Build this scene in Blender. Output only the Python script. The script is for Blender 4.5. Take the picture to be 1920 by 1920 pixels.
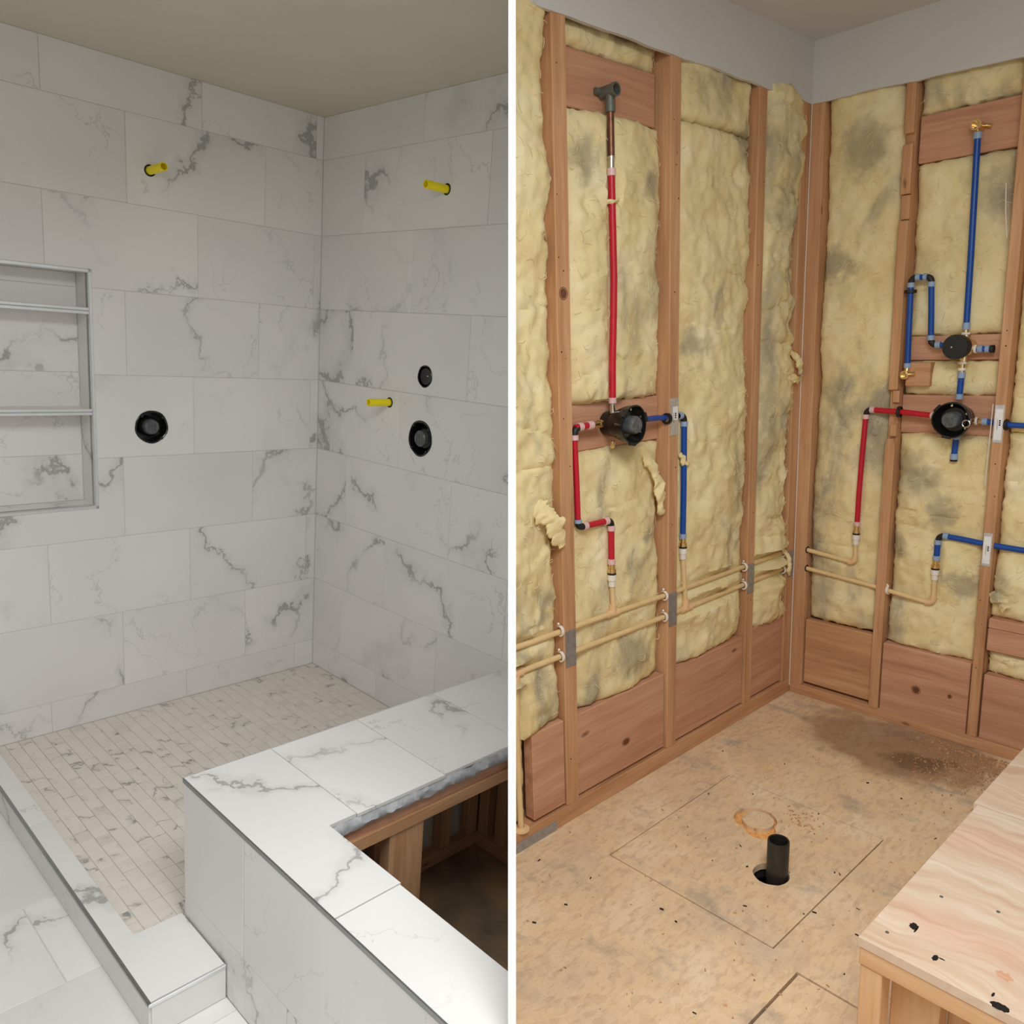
import bpy, bmesh, math, random
from mathutils import Matrix, Vector, noise
from mathutils.geometry import tessellate_polygon

for o in list(bpy.data.objects):
    bpy.data.objects.remove(o)
S = bpy.context.scene
COL = S.collection
random.seed(7)

# ------------------------------------------------------------------ camera
cam_d = bpy.data.cameras.new('camera')
cam_d.sensor_width = 36.0
cam_d.lens = 28.197
cam_d.clip_start = 0.02
cam = bpy.data.objects.new('camera', cam_d)
COL.objects.link(cam)
CR = ((0.674147, 0.737874, -0.032672), (0.126020, -0.158498, -0.979284), (-0.727767, 0.656064, -0.199838))
CLOC = Vector((1.628464, -3.052781, 1.498077))
r0, r1, r2 = (Vector(r) for r in CR)
cm = Matrix((r0, -r1, -r2)).transposed().to_4x4()
cm.translation = CLOC
cam.matrix_world = cm
S.camera = cam

# ------------------------------------------------------------------ light
w = bpy.data.worlds.new('world')
S.world = w
w.use_nodes = True
w.node_tree.nodes['Background'].inputs[0].default_value = (1.0, 0.975, 0.93, 1)
w.node_tree.nodes['Background'].inputs[1].default_value = 0.22


def area(name, loc, target, sx, sy, power, col):
    l = bpy.data.lights.new(name, 'AREA')
    l.shape = 'RECTANGLE'
    l.size, l.size_y = sx, sy
    l.energy = power
    l.color = col
    o = bpy.data.objects.new(name, l)
    COL.objects.link(o)
    o.location = loc
    o.rotation_euler = (Vector(target) - Vector(loc)).to_track_quat('-Z', 'Y').to_euler()
    return o


# a large window behind the photographer, and an added unseen fill light over the near end of each room
area('window_light', (2.75, -4.0, 1.75), (0.6, -1.6, 0.5), 2.2, 1.3, 14, (1.0, 0.985, 0.96))
area('overhead_fill_shower', (0.55, -3.10, 2.28), (0.50, -3.05, 0.0), 0.9, 0.9, 16.5, (0.91, 0.955, 1.0))
area('overhead_fill_bare_room', (1.55, -2.45, 2.50), (1.40, -2.30, 0.0), 0.9, 0.9, 46, (0.97, 0.985, 1.0))

S.view_settings.view_transform = 'Standard'
S.view_settings.look = 'None'
S.view_settings.exposure = 0.0
S.view_settings.gamma = 1.0
S.view_settings.use_curve_mapping = False

# ------------------------------------------------------------------ rooms
# room R: world axes, floor corner at the origin, left wall x=0, right wall y=0, room at x>0, y<0
# room L: same convention in its own frame, placed by ML
ML = Matrix(((0.9952276, -0.0654631, 0.0723647, -1.7488626),
             (0.0600726, 0.9954239, 0.0743133, -1.3383861),
             (-0.0768983, -0.0696115, 0.9946059, 0.0408033),
             (0, 0, 0, 1)))
ROOM = {'R': Matrix.Identity(4), 'L': ML}
T2 = 0.007   # half thickness of the board between the two rooms
PN = r0.copy()                       # normal of the dividing board, through CLOC
CLIP = {}
CLIP['R'] = (CLOC + PN * T2, -PN)                    # (point, outward normal)
ci = ML.inverted()
CLIP['L'] = (ci @ (CLOC - PN * T2), ci.to_3x3() @ PN)


def srgb(r, g, b):
    f = lambda c: c / 12.92 if c <= 0.04045 else ((c + 0.055) / 1.055) ** 2.4
    return (f(r / 255), f(g / 255), f(b / 255), 1)


# ------------------------------------------------------------------ materials
class NT:
    def __init__(s, name):
        s.m = bpy.data.materials.new(name)
        s.m.use_nodes = True
        s.t = s.m.node_tree
        s.b = s.t.nodes['Principled BSDF']

    def n(s, typ, **kw):
        nd = s.t.nodes.new(typ)
        for k, v in kw.items():
            if k.startswith('i_'):
                nd.inputs[k[2:].replace('_', ' ')].default_value = v
            else:
                setattr(nd, k, v)
        return nd

    def l(s, a, b):
        s.t.links.new(a, b)

    def obj(s):
        return s.n('ShaderNodeTexCoord').outputs['Object']

    def mapped(s, src, scale=(1, 1, 1), loc=(0, 0, 0), rot=(0, 0, 0)):
        m = s.n('ShaderNodeMapping')
        m.inputs['Scale'].default_value = scale
        m.inputs['Location'].default_value = loc
        m.inputs['Rotation'].default_value = rot
        s.l(src, m.inputs['Vector'])
        return m.outputs[0]

    def noise(s, vec, scale, detail=4, rough=0.55, dist=0.0):
        nd = s.n('ShaderNodeTexNoise')
        nd.inputs['Scale'].default_value = scale
        nd.inputs['Detail'].default_value = detail
        nd.inputs['Roughness'].default_value = rough
        nd.inputs['Distortion'].default_value = dist
        if vec is not None:
            s.l(vec, nd.inputs['Vector'])
        return nd

    def ramp(s, fac, stops, interp='LINEAR'):
        r = s.n('ShaderNodeValToRGB')
        r.color_ramp.interpolation = interp
        e = r.color_ramp.elements
        while len(e) < len(stops):
            e.new(0.5)
        for i, (p, c) in enumerate(stops):
            e[i].position = p
            e[i].color = c if len(c) == 4 else (*c, 1)
        s.l(fac, r.inputs[0])
        return r.outputs[0]

    def mix(s, fac, a, b, mode='MIX'):
        m = s.n('ShaderNodeMix', data_type='RGBA', blend_type=mode)
        for sock, v in ((m.inputs[0], fac), (m.inputs[6], a), (m.inputs[7], b)):
            if isinstance(v, (int, float)):
                sock.default_value = v
            elif isinstance(v, tuple):
                sock.default_value = v
            else:
                s.l(v, sock)
        return m.outputs[2]

    def math(s, op, a, b=0.0, c=None):
        m = s.n('ShaderNodeMath', operation=op)
        for i, v in enumerate((a, b, c)):
            if v is None:
                continue
            if isinstance(v, (int, float)):
                m.inputs[i].default_value = v
            else:
                s.l(v, m.inputs[i])
        return m.outputs[0]

    def rng(s, v, a, b, c, d, smooth=True):
        m = s.n('ShaderNodeMapRange')
        if smooth:
            m.interpolation_type = 'SMOOTHSTEP'
        s.l(v, m.inputs[0])
        for i, x in enumerate((a, b, c, d)):
            m.inputs[i + 1].default_value = x
        return m.outputs[0]

    def vadd(s, a, b, op='ADD'):
        m = s.n('ShaderNodeVectorMath', operation=op)
        for i, v in enumerate((a, b)):
            if isinstance(v, tuple):
                m.inputs[i].default_value = v
            else:
                s.l(v, m.inputs[i])
        return m.outputs[0]

    def vscale(s, a, f):
        m = s.n('ShaderNodeVectorMath', operation='SCALE')
        s.l(a, m.inputs[0])
        if isinstance(f, (int, float)):
            m.inputs['Scale'].default_value = f
        else:
            s.l(f, m.inputs['Scale'])
        return m.outputs[0]

    def bump(s, h, strength, dist=0.01):
        b = s.n('ShaderNodeBump')
        b.inputs['Strength'].default_value = strength
        b.inputs['Distance'].default_value = dist
        s.l(h, b.inputs['Height'])
        s.l(b.outputs[0], s.b.inputs['Normal'])

    def done(s, col=None, rough=0.5, metal=0.0, spec=0.5):
        if col is not None:
            if isinstance(col, tuple):
                s.b.inputs['Base Color'].default_value = col
            else:
                s.l(col, s.b.inputs['Base Color'])
        if isinstance(rough, (int, float)):
            s.b.inputs['Roughness'].default_value = rough
        else:
            s.l(rough, s.b.inputs['Roughness'])
        s.b.inputs['Metallic'].default_value = metal
        s.b.inputs['Specular IOR Level'].default_value = spec
        return s.m


def flat(name, col, rough=0.5, metal=0.0, var=0.06, scale=30, spec=0.5):
    t = NT(name)
    nz = t.noise(t.obj(), scale, 3)
    lo = tuple(c * (1 - var) for c in col[:3]) + (1,)
    hi = tuple(min(1, c * (1 + var)) for c in col[:3]) + (1,)
    return t.done(t.ramp(nz.outputs[0], [(0.3, lo), (0.7, hi)]), rough, metal, spec)


def marble(name, k=1.0, cell=None, vein=1.0):
    t = NT(name)
    ob = t.obj()
    if cell:
        sn = t.vadd(ob, cell, 'SNAP')
        wn = t.n('ShaderNodeTexWhiteNoise')
        t.l(sn, wn.inputs[0])
        off = t.vscale(wn.outputs['Color'], 60.0)
        rnd = wn.outputs['Value']
    else:
        oi = t.n('ShaderNodeObjectInfo')
        wn = t.n('ShaderNodeTexWhiteNoise', noise_dimensions='1D')
        t.l(oi.outputs['Random'], wn.inputs['W'])
        off = t.vscale(wn.outputs['Color'], 60.0)
        rnd = oi.outputs['Random']
    co = t.vadd(t.vscale(ob, k), off)
    sg = t.math('SUBTRACT', t.math('MULTIPLY', t.math('GREATER_THAN', t.math('FRACT', t.math('MULTIPLY', rnd, 17.0)), 0.45), 2.0), 1.0)
    dv_ = t.n('ShaderNodeCombineXYZ')
    t.l(t.math('MULTIPLY', sg, 0.52), dv_.inputs[0])
    t.l(t.math('MULTIPLY', sg, 0.52), dv_.inputs[1])
    dv_.inputs[2].default_value = 0.68
    dt = t.n('ShaderNodeVectorMath', operation='DOT_PRODUCT')
    t.l(co, dt.inputs[0])
    t.l(dv_.outputs[0], dt.inputs[1])
    cs = t.vadd(co, t.vscale(dv_.outputs[0], t.math('MULTIPLY', dt.outputs['Value'], -0.66)))
    n1 = t.noise(co, 4.2, 5, 0.66)
    co2 = t.vadd(cs, t.vscale(t.vadd(n1.outputs['Color'], (0.5, 0.5, 0.5), 'SUBTRACT'), 0.30))
    v1 = t.noise(co2, 2.1, 1.5, 0.4)
    a1 = t.math('ABSOLUTE', t.math('SUBTRACT', v1.outputs[0], 0.5))
    line = t.rng(a1, 0.0, 0.012, 1.0, 0.0)
    wide = t.rng(a1, 0.0, 0.055, 1.0, 0.0)
    mk = t.noise(co, 2.1, 2, 0.5)
    mask = t.rng(mk.outputs[0], 0.45, 0.62, 0.0, 1.0)
    v2 = t.noise(co2, 4.6, 1.5, 0.4)
    a2 = t.math('ABSOLUTE', t.math('SUBTRACT', v2.outputs[0], 0.47))
    line2 = t.math('MULTIPLY', t.rng(a2, 0.0, 0.009, 1.0, 0.0), t.rng(mk.outputs[0], 0.40, 0.50, 1.0, 0.0))
    tot = t.math('ADD', t.math('MULTIPLY', line, mask), t.math('MULTIPLY', t.math('MULTIPLY', wide, mask), 0.30))
    tot = t.math('ADD', tot, t.math('MULTIPLY', line2, 0.45))
    tot = t.math('MULTIPLY', t.math('MINIMUM', tot, 1.0), 0.62 * vein)
    base = t.ramp(t.noise(co, 1.3, 2).outputs[0], [(0.3, srgb(224, 222, 219)), (0.7, srgb(238, 236, 232))])
    if cell:
        base = t.mix(t.rng(rnd, 0.93, 0.99, 0.0, 0.30), base, srgb(160, 158, 152))
        base = t.mix(0.55, base, srgb(226, 212, 196))
    col = t.mix(tot, base, srgb(118, 119, 118))
    return t.done(col, 0.33, 0, 0.4)


def wood(name, axis, dark, mid, lite, knots=True):
    t = NT(name)
    oi = t.n('ShaderNodeObjectInfo')
    ob = t.vadd(t.obj(), t.vscale(t.n('ShaderNodeCombineXYZ', i_X=1.0, i_Y=1.7, i_Z=0.6).outputs[0], t.math('MULTIPLY', oi.outputs['Random'], 9.0)))
    sc = [26, 26, 26]
    sc[axis] = 1.5
    wv = t.noise(ob, 3.0, 2)
    co = t.vadd(ob, t.vscale(t.vadd(wv.outputs['Color'], (0.5, 0.5, 0.5), 'SUBTRACT'), 0.035))
    g = t.noise(t.mapped(co, tuple(sc)), 1.0, 5, 0.6)
    sc2 = [130, 130, 130]
    sc2[axis] = 4
    g2 = t.noise(t.mapped(co, tuple(sc2)), 1.0, 3, 0.6)
    col = t.ramp(g.outputs[0], [(0.28, dark), (0.5, mid), (0.72, lite)])
    col = t.mix(0.22, col, t.ramp(g2.outputs[0], [(0.35, dark), (0.65, lite)]))
    if knots:
        sk = [9, 9, 9]
        sk[axis] = 3.6
        vo = t.n('ShaderNodeTexVoronoi')
        vo.inputs['Randomness'].default_value = 1.0
        vo.inputs['Scale'].default_value = 1.0
        t.l(t.mapped(co, tuple(sk)), vo.inputs['Vector'])
        kn = t.rng(vo.outputs['Distance'], 0.03, 0.10, 0.75, 0.0)
        col = t.mix(kn, col, tuple(c * 0.3 for c in dark[:3]) + (1,))
    big = t.noise(ob, 1.8, 2)
    col = t.mix(t.rng(big.outputs[0], 0.4, 0.7, 0.0, 0.25), col, dark)
    t.bump(g.outputs[0], 0.15, 0.003)
    return t.done(col, 0.72, 0, 0.25)


M = {}
M['marble'] = marble('marble_tile', 1.0)
M['mosaic'] = marble('marble_mosaic', 3.0, (0.055, 0.0433, 5.0), 1.25)
M['grout'] = flat('grout', srgb(212, 209, 203), 0.85)
M['grout_floor'] = flat('floor_grout', srgb(196, 188, 176), 0.85)
M['trim'] = flat('brushed_aluminium', (0.86, 0.88, 0.90, 1), 0.36, 0.85, 0.03)
M['trim_dark'] = flat('satin_steel_trim', (0.36, 0.37, 0.37, 1), 0.4, 1.0, 0.05)
M['paintL'] = flat('ceiling_paint_warm', srgb(214, 207, 188), 0.9, 0, 0.02, 4)
M['paintR'] = flat('drywall_paint', srgb(210, 210, 209), 0.9, 0, 0.02, 4)
M['white_board'] = flat('white_board_paint', srgb(250, 250, 250), 0.8, 0, 0.01)
M['paper'] = flat('drywall_torn_edge', srgb(206, 198, 186), 0.95, 0, 0.15, 60)
FD, FM, FL = srgb(172, 124, 86), srgb(204, 154, 112), srgb(222, 180, 138)
for i, a in enumerate('xyz'):
    M['fir_' + a] = wood('fir_' + a, i, FD, FM, FL)
RD, RM, RL_ = srgb(176, 126, 98), srgb(204, 152, 120), srgb(220, 176, 146)
for i, a in enumerate('xyz'):
    M['red_' + a] = wood('reddish_board_' + a, i, RD, RM, RL_)
for i, a in enumerate('xyz'):
    M['new_' + a] = wood('fresh_lumber_' + a, i, srgb(196, 148, 104), srgb(216, 172, 128), srgb(230, 192, 150), False)
M['fibre'] = flat('pale_glass_fibre', srgb(240, 228, 190), 0.8, 0, 0.1)
M['knot'] = flat('dark_knot', srgb(112, 70, 44), 0.8, 0, 0.3, 80)
M['black'] = flat('black_plastic', (0.008, 0.008, 0.008, 1), 0.22, 0, 0.1)
M['black_matte'] = flat('black_rubber', (0.012, 0.012, 0.012, 1), 0.55, 0, 0.1)
M['abs'] = flat('black_abs_pipe', (0.022, 0.020, 0.018, 1), 0.35, 0, 0.3, 40)
M['smoke'] = flat('smoky_plastic_cap', (0.10, 0.105, 0.11, 1), 0.25, 0, 0.35, 60)
M['yellow'] = flat('yellow_plastic', srgb(255, 232, 8), 0.4, 0, 0.04)
M['red_mark'] = flat('red_ink', srgb(170, 40, 25), 0.6)
M['pex_red'] = flat('pex_red', srgb(196, 24, 48), 0.35, 0, 0.08, 50)
M['pex_blue'] = flat('pex_blue', srgb(14, 74, 160), 0.35, 0, 0.08, 50)
M['ring_pink'] = flat('crimp_sleeve_pink', srgb(226, 190, 188), 0.4)
M['ring_blue'] = flat('crimp_sleeve_grey_blue', srgb(150, 172, 200), 0.4)
M['white_pl'] = flat('white_plastic', srgb(238, 232, 222), 0.4)
M['brass'] = flat('brass', (0.80, 0.60, 0.30, 1), 0.25, 1.0, 0.1)
M['chrome'] = flat('nickel', (0.72, 0.70, 0.66, 1), 0.18, 1.0, 0.05)
M['copper'] = flat('old_copper', srgb(128, 88, 68), 0.4, 0.7, 0.25, 40)
M['pewter'] = flat('grey_cast_fitting', srgb(112, 116, 110), 0.55, 0.5, 0.2, 60)
M['cpvc'] = flat('cpvc_tan', srgb(232, 202, 150), 0.42, 0, 0.06, 20)
M['cpvc_fit'] = flat('cpvc_fitting', srgb(236, 198, 152), 0.45, 0, 0.05)
M['galv'] = flat('galvanized_steel', (0.42, 0.44, 0.46, 1), 0.48, 0.75, 0.15, 60)
M['galv_lite'] = flat('bright_galvanized_steel', (0.70, 0.71, 0.73, 1), 0.42, 0.7, 0.1, 60)
M['label_white'] = flat('white_sticker', srgb(240, 240, 238), 0.6)
M['ink'] = flat('black_ink', (0.006, 0.006, 0.008, 1), 0.35)
M['mortar'] = flat('grey_thinset', srgb(182, 184, 186), 0.9, 0, 0.22, 45)
M['cord'] = flat('white_cord', srgb(228, 220, 208), 0.7)
M['hole_dark'] = flat('crawlspace_soil', (0.02, 0.016, 0.012, 1), 0.95)
M['orange_wood'] = flat('fresh_cut_osb', srgb(234, 172, 104), 0.8, 0, 0.25, 90)
M['sawdust'] = flat('sawdust', srgb(196, 150, 110), 0.9, 0, 0.35, 120)


def insul():
    t = NT('fibreglass')
    ob = t.obj()
    a = t.noise(ob, 5.5, 5, 0.6)
    b = t.noise(t.mapped(ob, (1, 1, 0.55), (3, 1, 7)), 3.1, 4, 0.6, 0.4)
    c = t.noise(t.vadd(ob, t.vscale(t.vadd(t.noise(ob, 9, 3).outputs['Color'], (0.5, 0.5, 0.5), 'SUBTRACT'), 0.10)), 34, 4, 0.72, 1.6)
    col = t.ramp(a.outputs[0], [(0.28, srgb(222, 201, 146)), (0.50, srgb(238, 221, 168)), (0.72, srgb(246, 234, 194))])
    col = t.mix(t.rng(b.outputs[0], 0.52, 0.70, 0.0, 0.85), col, srgb(150, 143, 128))
    col = t.mix(t.rng(c.outputs[0], 0.50, 0.72, 0.0, 0.35), col, srgb(248, 238, 206))
    col = t.mix(t.rng(c.outputs[0], 0.28, 0.42, 0.28, 0.0), col, srgb(172, 148, 98))
    jit = t.vadd(ob, t.vscale(t.vadd(t.noise(ob, 11, 4).outputs['Color'], (0.5, 0.5, 0.5), 'SUBTRACT'), 0.22))
    for (sx_, sy_, sz_, sr_) in ((0.32, 0.02, 1.05, 0.13), (0.46, 0.02, 0.98, 0.12), (0.55, 0.02, 0.86, 0.08), (0.20, 0.02, 2.16, 0.13), (0.10, 0.02, 1.75, 0.10), (0.64, 0.02, 0.62, 0.09), (0.40, 0.02, 0.72, 0.08),
                                 (-0.02, -1.05, 0.47, 0.12), (-0.02, -1.24, 2.02, 0.11), (-0.02, -0.95, 1.97, 0.09), (-0.02, -0.42, 2.17, 0.10), (-0.02, -0.70, 1.48, 0.08), (-0.02, -0.20, 1.95, 0.12), (-0.02, -1.45, 0.75, 0.08), (-0.02, -0.95, 0.90, 0.07)):
        ds_ = t.n('ShaderNodeVectorMath', operation='DISTANCE')
        t.l(jit, ds_.inputs[0])
        ds_.inputs[1].default_value = (sx_, sy_, sz_)
        col = t.mix(t.rng(ds_.outputs['Value'], sr_ * 0.25, sr_, 0.62, 0.0), col, srgb(138, 130, 116))
    rd = t.n('ShaderNodeTexNoise', noise_type='RIDGED_MULTIFRACTAL')
    rd.inputs['Scale'].default_value = 9.0
    rd.inputs['Detail'].default_value = 5.0
    rd.inputs['Roughness'].default_value = 0.62
    rd.inputs['Distortion'].default_value = 0.9
    t.l(t.mapped(ob, (1, 1, 0.7), (1, 4, 2)), rd.inputs['Vector'])
    col = t.mix(t.rng(rd.outputs[0], 0.45, 1.3, 0.0, 0.55), col, srgb(252, 244, 216))
    hsum = t.math('MULTIPLY', rd.outputs[0], 0.6)
    t.bump(hsum, 0.75, 0.016)
    return t.done(col, 0.95, 0, 0.1)


M['insul'] = insul()


def osb():
    t = NT('weathered_osb')
    ob = t.obj()
    wob = t.vadd(ob, t.vscale(t.vadd(t.noise(ob, 14, 3).outputs['Color'], (0.5, 0.5, 0.5), 'SUBTRACT'), 0.03))
    v = t.n('ShaderNodeTexVoronoi')
    v.inputs['Scale'].default_value = 1.0
    t.l(t.mapped(wob, (75, 30, 1), (0, 0, 0), (0, 0, 0.5)), v.inputs['Vector'])
    v2 = t.n('ShaderNodeTexVoronoi')
    v2.inputs['Scale'].default_value = 1.0
    t.l(t.mapped(wob, (28, 80, 1), (4, 2, 0), (0, 0, -0.35)), v2.inputs['Vector'])
    g = t.noise(t.mapped(ob, (60, 22, 1), (0, 0, 0), (0, 0, 0.6)), 1.0, 5, 0.65)
    big = t.noise(ob, 3.3, 4, 0.6)
    fine = t.noise(ob, 130, 3, 0.7)
    col = t.ramp(big.outputs[0], [(0.28, srgb(212, 188, 164)), (0.5, srgb(229, 199, 160)), (0.72, srgb(238, 216, 188))])
    bw = t.n('ShaderNodeRGBToBW')
    t.l(v.outputs['Color'], bw.inputs[0])
    bw2 = t.n('ShaderNodeRGBToBW')
    t.l(v2.outputs['Color'], bw2.inputs[0])
    col = t.mix(t.rng(bw.outputs[0], 0.50, 0.90, 0.0, 0.26), col, srgb(178, 144, 122))
    col = t.mix(t.rng(bw2.outputs[0], 0.50, 0.90, 0.0, 0.22), col, srgb(236, 216, 186))
    col = t.mix(t.rng(g.outputs[0], 0.36, 0.50, 0.24, 0.0), col, srgb(160, 126, 94))
    col = t.mix(t.rng(fine.outputs[0], 0.58, 0.75, 0.0, 0.35), col, srgb(236, 214, 176))
    col = t.mix(t.rng(fine.outputs[0], 0.30, 0.40, 0.35, 0.0), col, srgb(120, 88, 58))
    # greyish scuffs
    sc = t.noise(t.mapped(ob, (1, 1.4, 1), (5, 3, 0)), 4.6, 5, 0.65)
    col = t.mix(t.rng(sc.outputs[0], 0.54, 0.72, 0.0, 0.60), col, srgb(152, 144, 136))
    # old water stain beside the right wall
    sub = t.n('ShaderNodeVectorMath', operation='DISTANCE')
    sp = t.n('ShaderNodeVectorMath', operation='MULTIPLY')
    t.l(wob, sp.inputs[0])
    sp.inputs[1].default_value = (1.0, 1.55, 0.0)
    st = t.vadd(sp.outputs[0], t.vscale(t.vadd(t.noise(ob, 6.5, 4).outputs['Color'], (0.5, 0.5, 0.5), 'SUBTRACT'), 0.35))
    t.l(st, sub.inputs[0])
    sub.inputs[1].default_value = (0.55, -0.27, 0.0)
    stain = t.rng(sub.outputs['Value'], 0.25, 0.43, 0.62, 0.0)
    col = t.mix(stain, col, srgb(118, 78, 46))
    sub2 = t.n('ShaderNodeVectorMath', operation='DISTANCE')
    t.l(st, sub2.inputs[0])
    sub2.inputs[1].default_value = (0.64, -0.36, 0.0)
    col = t.mix(t.rng(sub2.outputs['Value'], 0.05, 0.15, 0.55, 0.0), col, srgb(86, 52, 30))
    t.bump(fine.outputs[0], 0.25, 0.003)
    return t.done(col, 0.85, 0, 0.2)


M['osb'] = osb()


def ply():
    t = NT('plywood_face')
    ob = t.obj()
    d = t.noise(ob, 3.2, 3, 0.5)
    co = t.vadd(ob, t.vscale(t.vadd(d.outputs['Color'], (0.5, 0.5, 0.5), 'SUBTRACT'), 0.26))
    g = t.noise(t.mapped(co, (3.0, 38, 1), (0, 0, 0), (0, 0, 0.0)), 1.0, 4, 0.5)
    wv = t.n('ShaderNodeTexWave')
    wv.inputs['Scale'].default_value = 13.0
    wv.inputs['Distortion'].default_value = 5.0
    wv.inputs['Detail'].default_value = 2.0
    wv.bands_direction = 'Y'
    t.l(co, wv.inputs['Vector'])
    col = t.ramp(g.outputs[0], [(0.3, srgb(198, 168, 142)), (0.5, srgb(211, 187, 163)), (0.7, srgb(221, 203, 183))])
    col = t.mix(t.rng(wv.outputs['Color'], 0.66, 1.0, 0.0, 0.16), col, srgb(198, 146, 118))
    pk = t.noise(t.mapped(ob, (1.2, 4, 1), (2, 0, 0)), 1.6, 2)
    col = t.mix(t.rng(pk.outputs[0], 0.52, 0.74, 0.0, 0.36), col, srgb(216, 160, 140))
    return t.done(col, 0.6, 0, 0.3)


M['ply'] = ply()


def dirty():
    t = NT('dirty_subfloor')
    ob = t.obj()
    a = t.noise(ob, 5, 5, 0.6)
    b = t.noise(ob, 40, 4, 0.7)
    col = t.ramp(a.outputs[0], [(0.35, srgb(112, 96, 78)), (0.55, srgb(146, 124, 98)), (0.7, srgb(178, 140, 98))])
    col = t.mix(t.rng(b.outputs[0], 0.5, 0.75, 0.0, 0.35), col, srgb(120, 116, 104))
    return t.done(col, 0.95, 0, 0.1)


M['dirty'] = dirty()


# ------------------------------------------------------------------ mesh builder
class B:
    def __init__(s):
        s.v = []
        s.f = []

    def add(s, vs, fs):
        o = len(s.v)
        s.v += [tuple(x) for x in vs]
        s.f += [tuple(i + o for i in f) for f in fs]
        return s

    def box(s, x0, x1, y0, y1, z0, z1, c=0.0):
        if c <= 0:
            v = [(x, y, z) for z in (z0, z1) for y in (y0, y1) for x in (x0, x1)]
            return s.add(v, [(0, 2, 3, 1), (4, 5, 7, 6), (0, 1, 5, 4), (2, 6, 7, 3), (0, 4, 6, 2), (1, 3, 7, 5)])
        bm = bmesh.new()
        bmesh.ops.create_cube(bm, size=1)
        for q in bm.verts:
            q.co = Vector(((x0 + x1) / 2 + q.co.x * (x1 - x0), (y0 + y1) / 2 + q.co.y * (y1 - y0), (z0 + z1) / 2 + q.co.z * (z1 - z0)))
        bmesh.ops.bevel(bm, geom=bm.edges[:], offset=c, segments=1, affect='EDGES')
        bm.verts.index_update()
        s.add([q.co.copy() for q in bm.verts], [[q.index for q in f.verts] for f in bm.faces])
        bm.free()
        return s

    @staticmethod
    def place(plane, u, v, w):
        # w = height above the surface, towards the room
        if plane == 'x':
            return (w, u, v)
        if plane == 'y':
            return (u, -w, v)
        return (u, v, w)

    def slab(s, plane, u0, u1, v0, v1, w0, w1, c=0.0008):
        P = s.place
        rings = []
        for (i, ww) in ((0, w0), (0, w1 - c), (c, w1)):
            rings.append([P(plane, u0 + i, v0 + i, ww), P(plane, u1 - i, v0 + i, ww), P(plane, u1 - i, v1 - i, ww), P(plane, u0 + i, v1 - i, ww)])
        f = [(0, 1, 2, 3)[::-1], (8, 9, 10, 11)]
        for k in (0, 4):
            for i in range(4):
                j = (i + 1) % 4
                f.append((k + i, k + j, k + 4 + j, k + 4 + i))
        return s.add(rings[0] + rings[1] + rings[2], f)

    def prism(s, plane, outer, holes=(), w0=0.0, w1=0.01, bottom=True):
        P = s.place
        loops = [outer] + list(holes)
        flatv = [p for lp in loops for p in lp]
        tris = tessellate_polygon([[Vector((p[0], p[1], 0)) for p in lp] for lp in loops])
        n = len(flatv)
        vs = [P(plane, p[0], p[1], w1) for p in flatv] + [P(plane, p[0], p[1], w0) for p in flatv]
        fs = [tuple(t) for t in tris]
        if bottom:
            fs += [tuple(i + n for i in reversed(t)) for t in tris]
        k = 0
        for lp in loops:
            m = len(lp)
            for i in range(m):
                j = (i + 1) % m
                fs.append((k + i, k + j, k + j + n, k + i + n))
            k += m
        return s.add(vs, fs)

    def tube(s, pts, r, seg=14, cap=True):
        pts = [Vector(p) for p in pts]
        n = len(pts)
        rad = r if isinstance(r, (list, tuple)) else [r] * n
        t0 = (pts[1] - pts[0]).normalized()
        up = Vector((0, 0, 1)) if abs(t0.z) < 0.9 else Vector((1, 0, 0))
        a = t0.cross(up).normalized()
        vs = []
        for i, p in enumerate(pts):
            t = (pts[min(i + 1, n - 1)] - pts[max(i - 1, 0)]).normalized()
            a = (a - t * a.dot(t)).normalized()
            b = t.cross(a)
            for k in range(seg):
                th = 2 * math.pi * k / seg
                vs.append(p + (a * math.cos(th) + b * math.sin(th)) * rad[i])
        fs = []
        for i in range(n - 1):
            for k in range(seg):
                q = (k + 1) % seg
                fs.append((i * seg + k, i * seg + q, (i + 1) * seg + q, (i + 1) * seg + k))
        if cap:
            fs.append(tuple(range(seg))[::-1])
            fs.append(tuple((n - 1) * seg + k for k in range(seg)))
        return s.add(vs, fs)

    def lathe(s, c, d, prof, seg=28, arc=None):
        """profile of (radius, height along d); closed at radius 0"""
        c = Vector(c)
        d = Vector(d).normalized()
        up = Vector((0, 0, 1)) if abs(d.z) < 0.9 else Vector((1, 0, 0))
        a = d.cross(up).normalized()
        b = d.cross(a)
        vs = []
        for (r, h) in prof:
            for k in range(seg):
                th = 2 * math.pi * k / seg
                rr = r if arc is None else r * arc(th)
                vs.append(c + d * h + (a * math.cos(th) + b * math.sin(th)) * rr)
        fs = []
        for i in range(len(prof) - 1):
            for k in range(seg):
                q = (k + 1) % seg
                fs.append((i * seg + k, i * seg + q, (i + 1) * seg + q, (i + 1) * seg + k))
        return s.add(vs, fs)


def circle(cx, cy, r, n=32, wob=0.0, seed=0):
    return [(cx + r * (1 + wob * noise.noise((3 * math.cos(2 * math.pi * i / n), 3 * math.sin(2 * math.pi * i / n), seed))) * math.cos(2 * math.pi * i / n),
             cy + r * (1 + wob * noise.noise((3 * math.cos(2 * math.pi * i / n), 3 * math.sin(2 * math.pi * i / n), seed))) * math.sin(2 * math.pi * i / n)) for i in range(n)]


def rect(u0, u1, v0, v1):
    return [(u0, v0), (u1, v0), (u1, v1), (u0, v1)]


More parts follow.
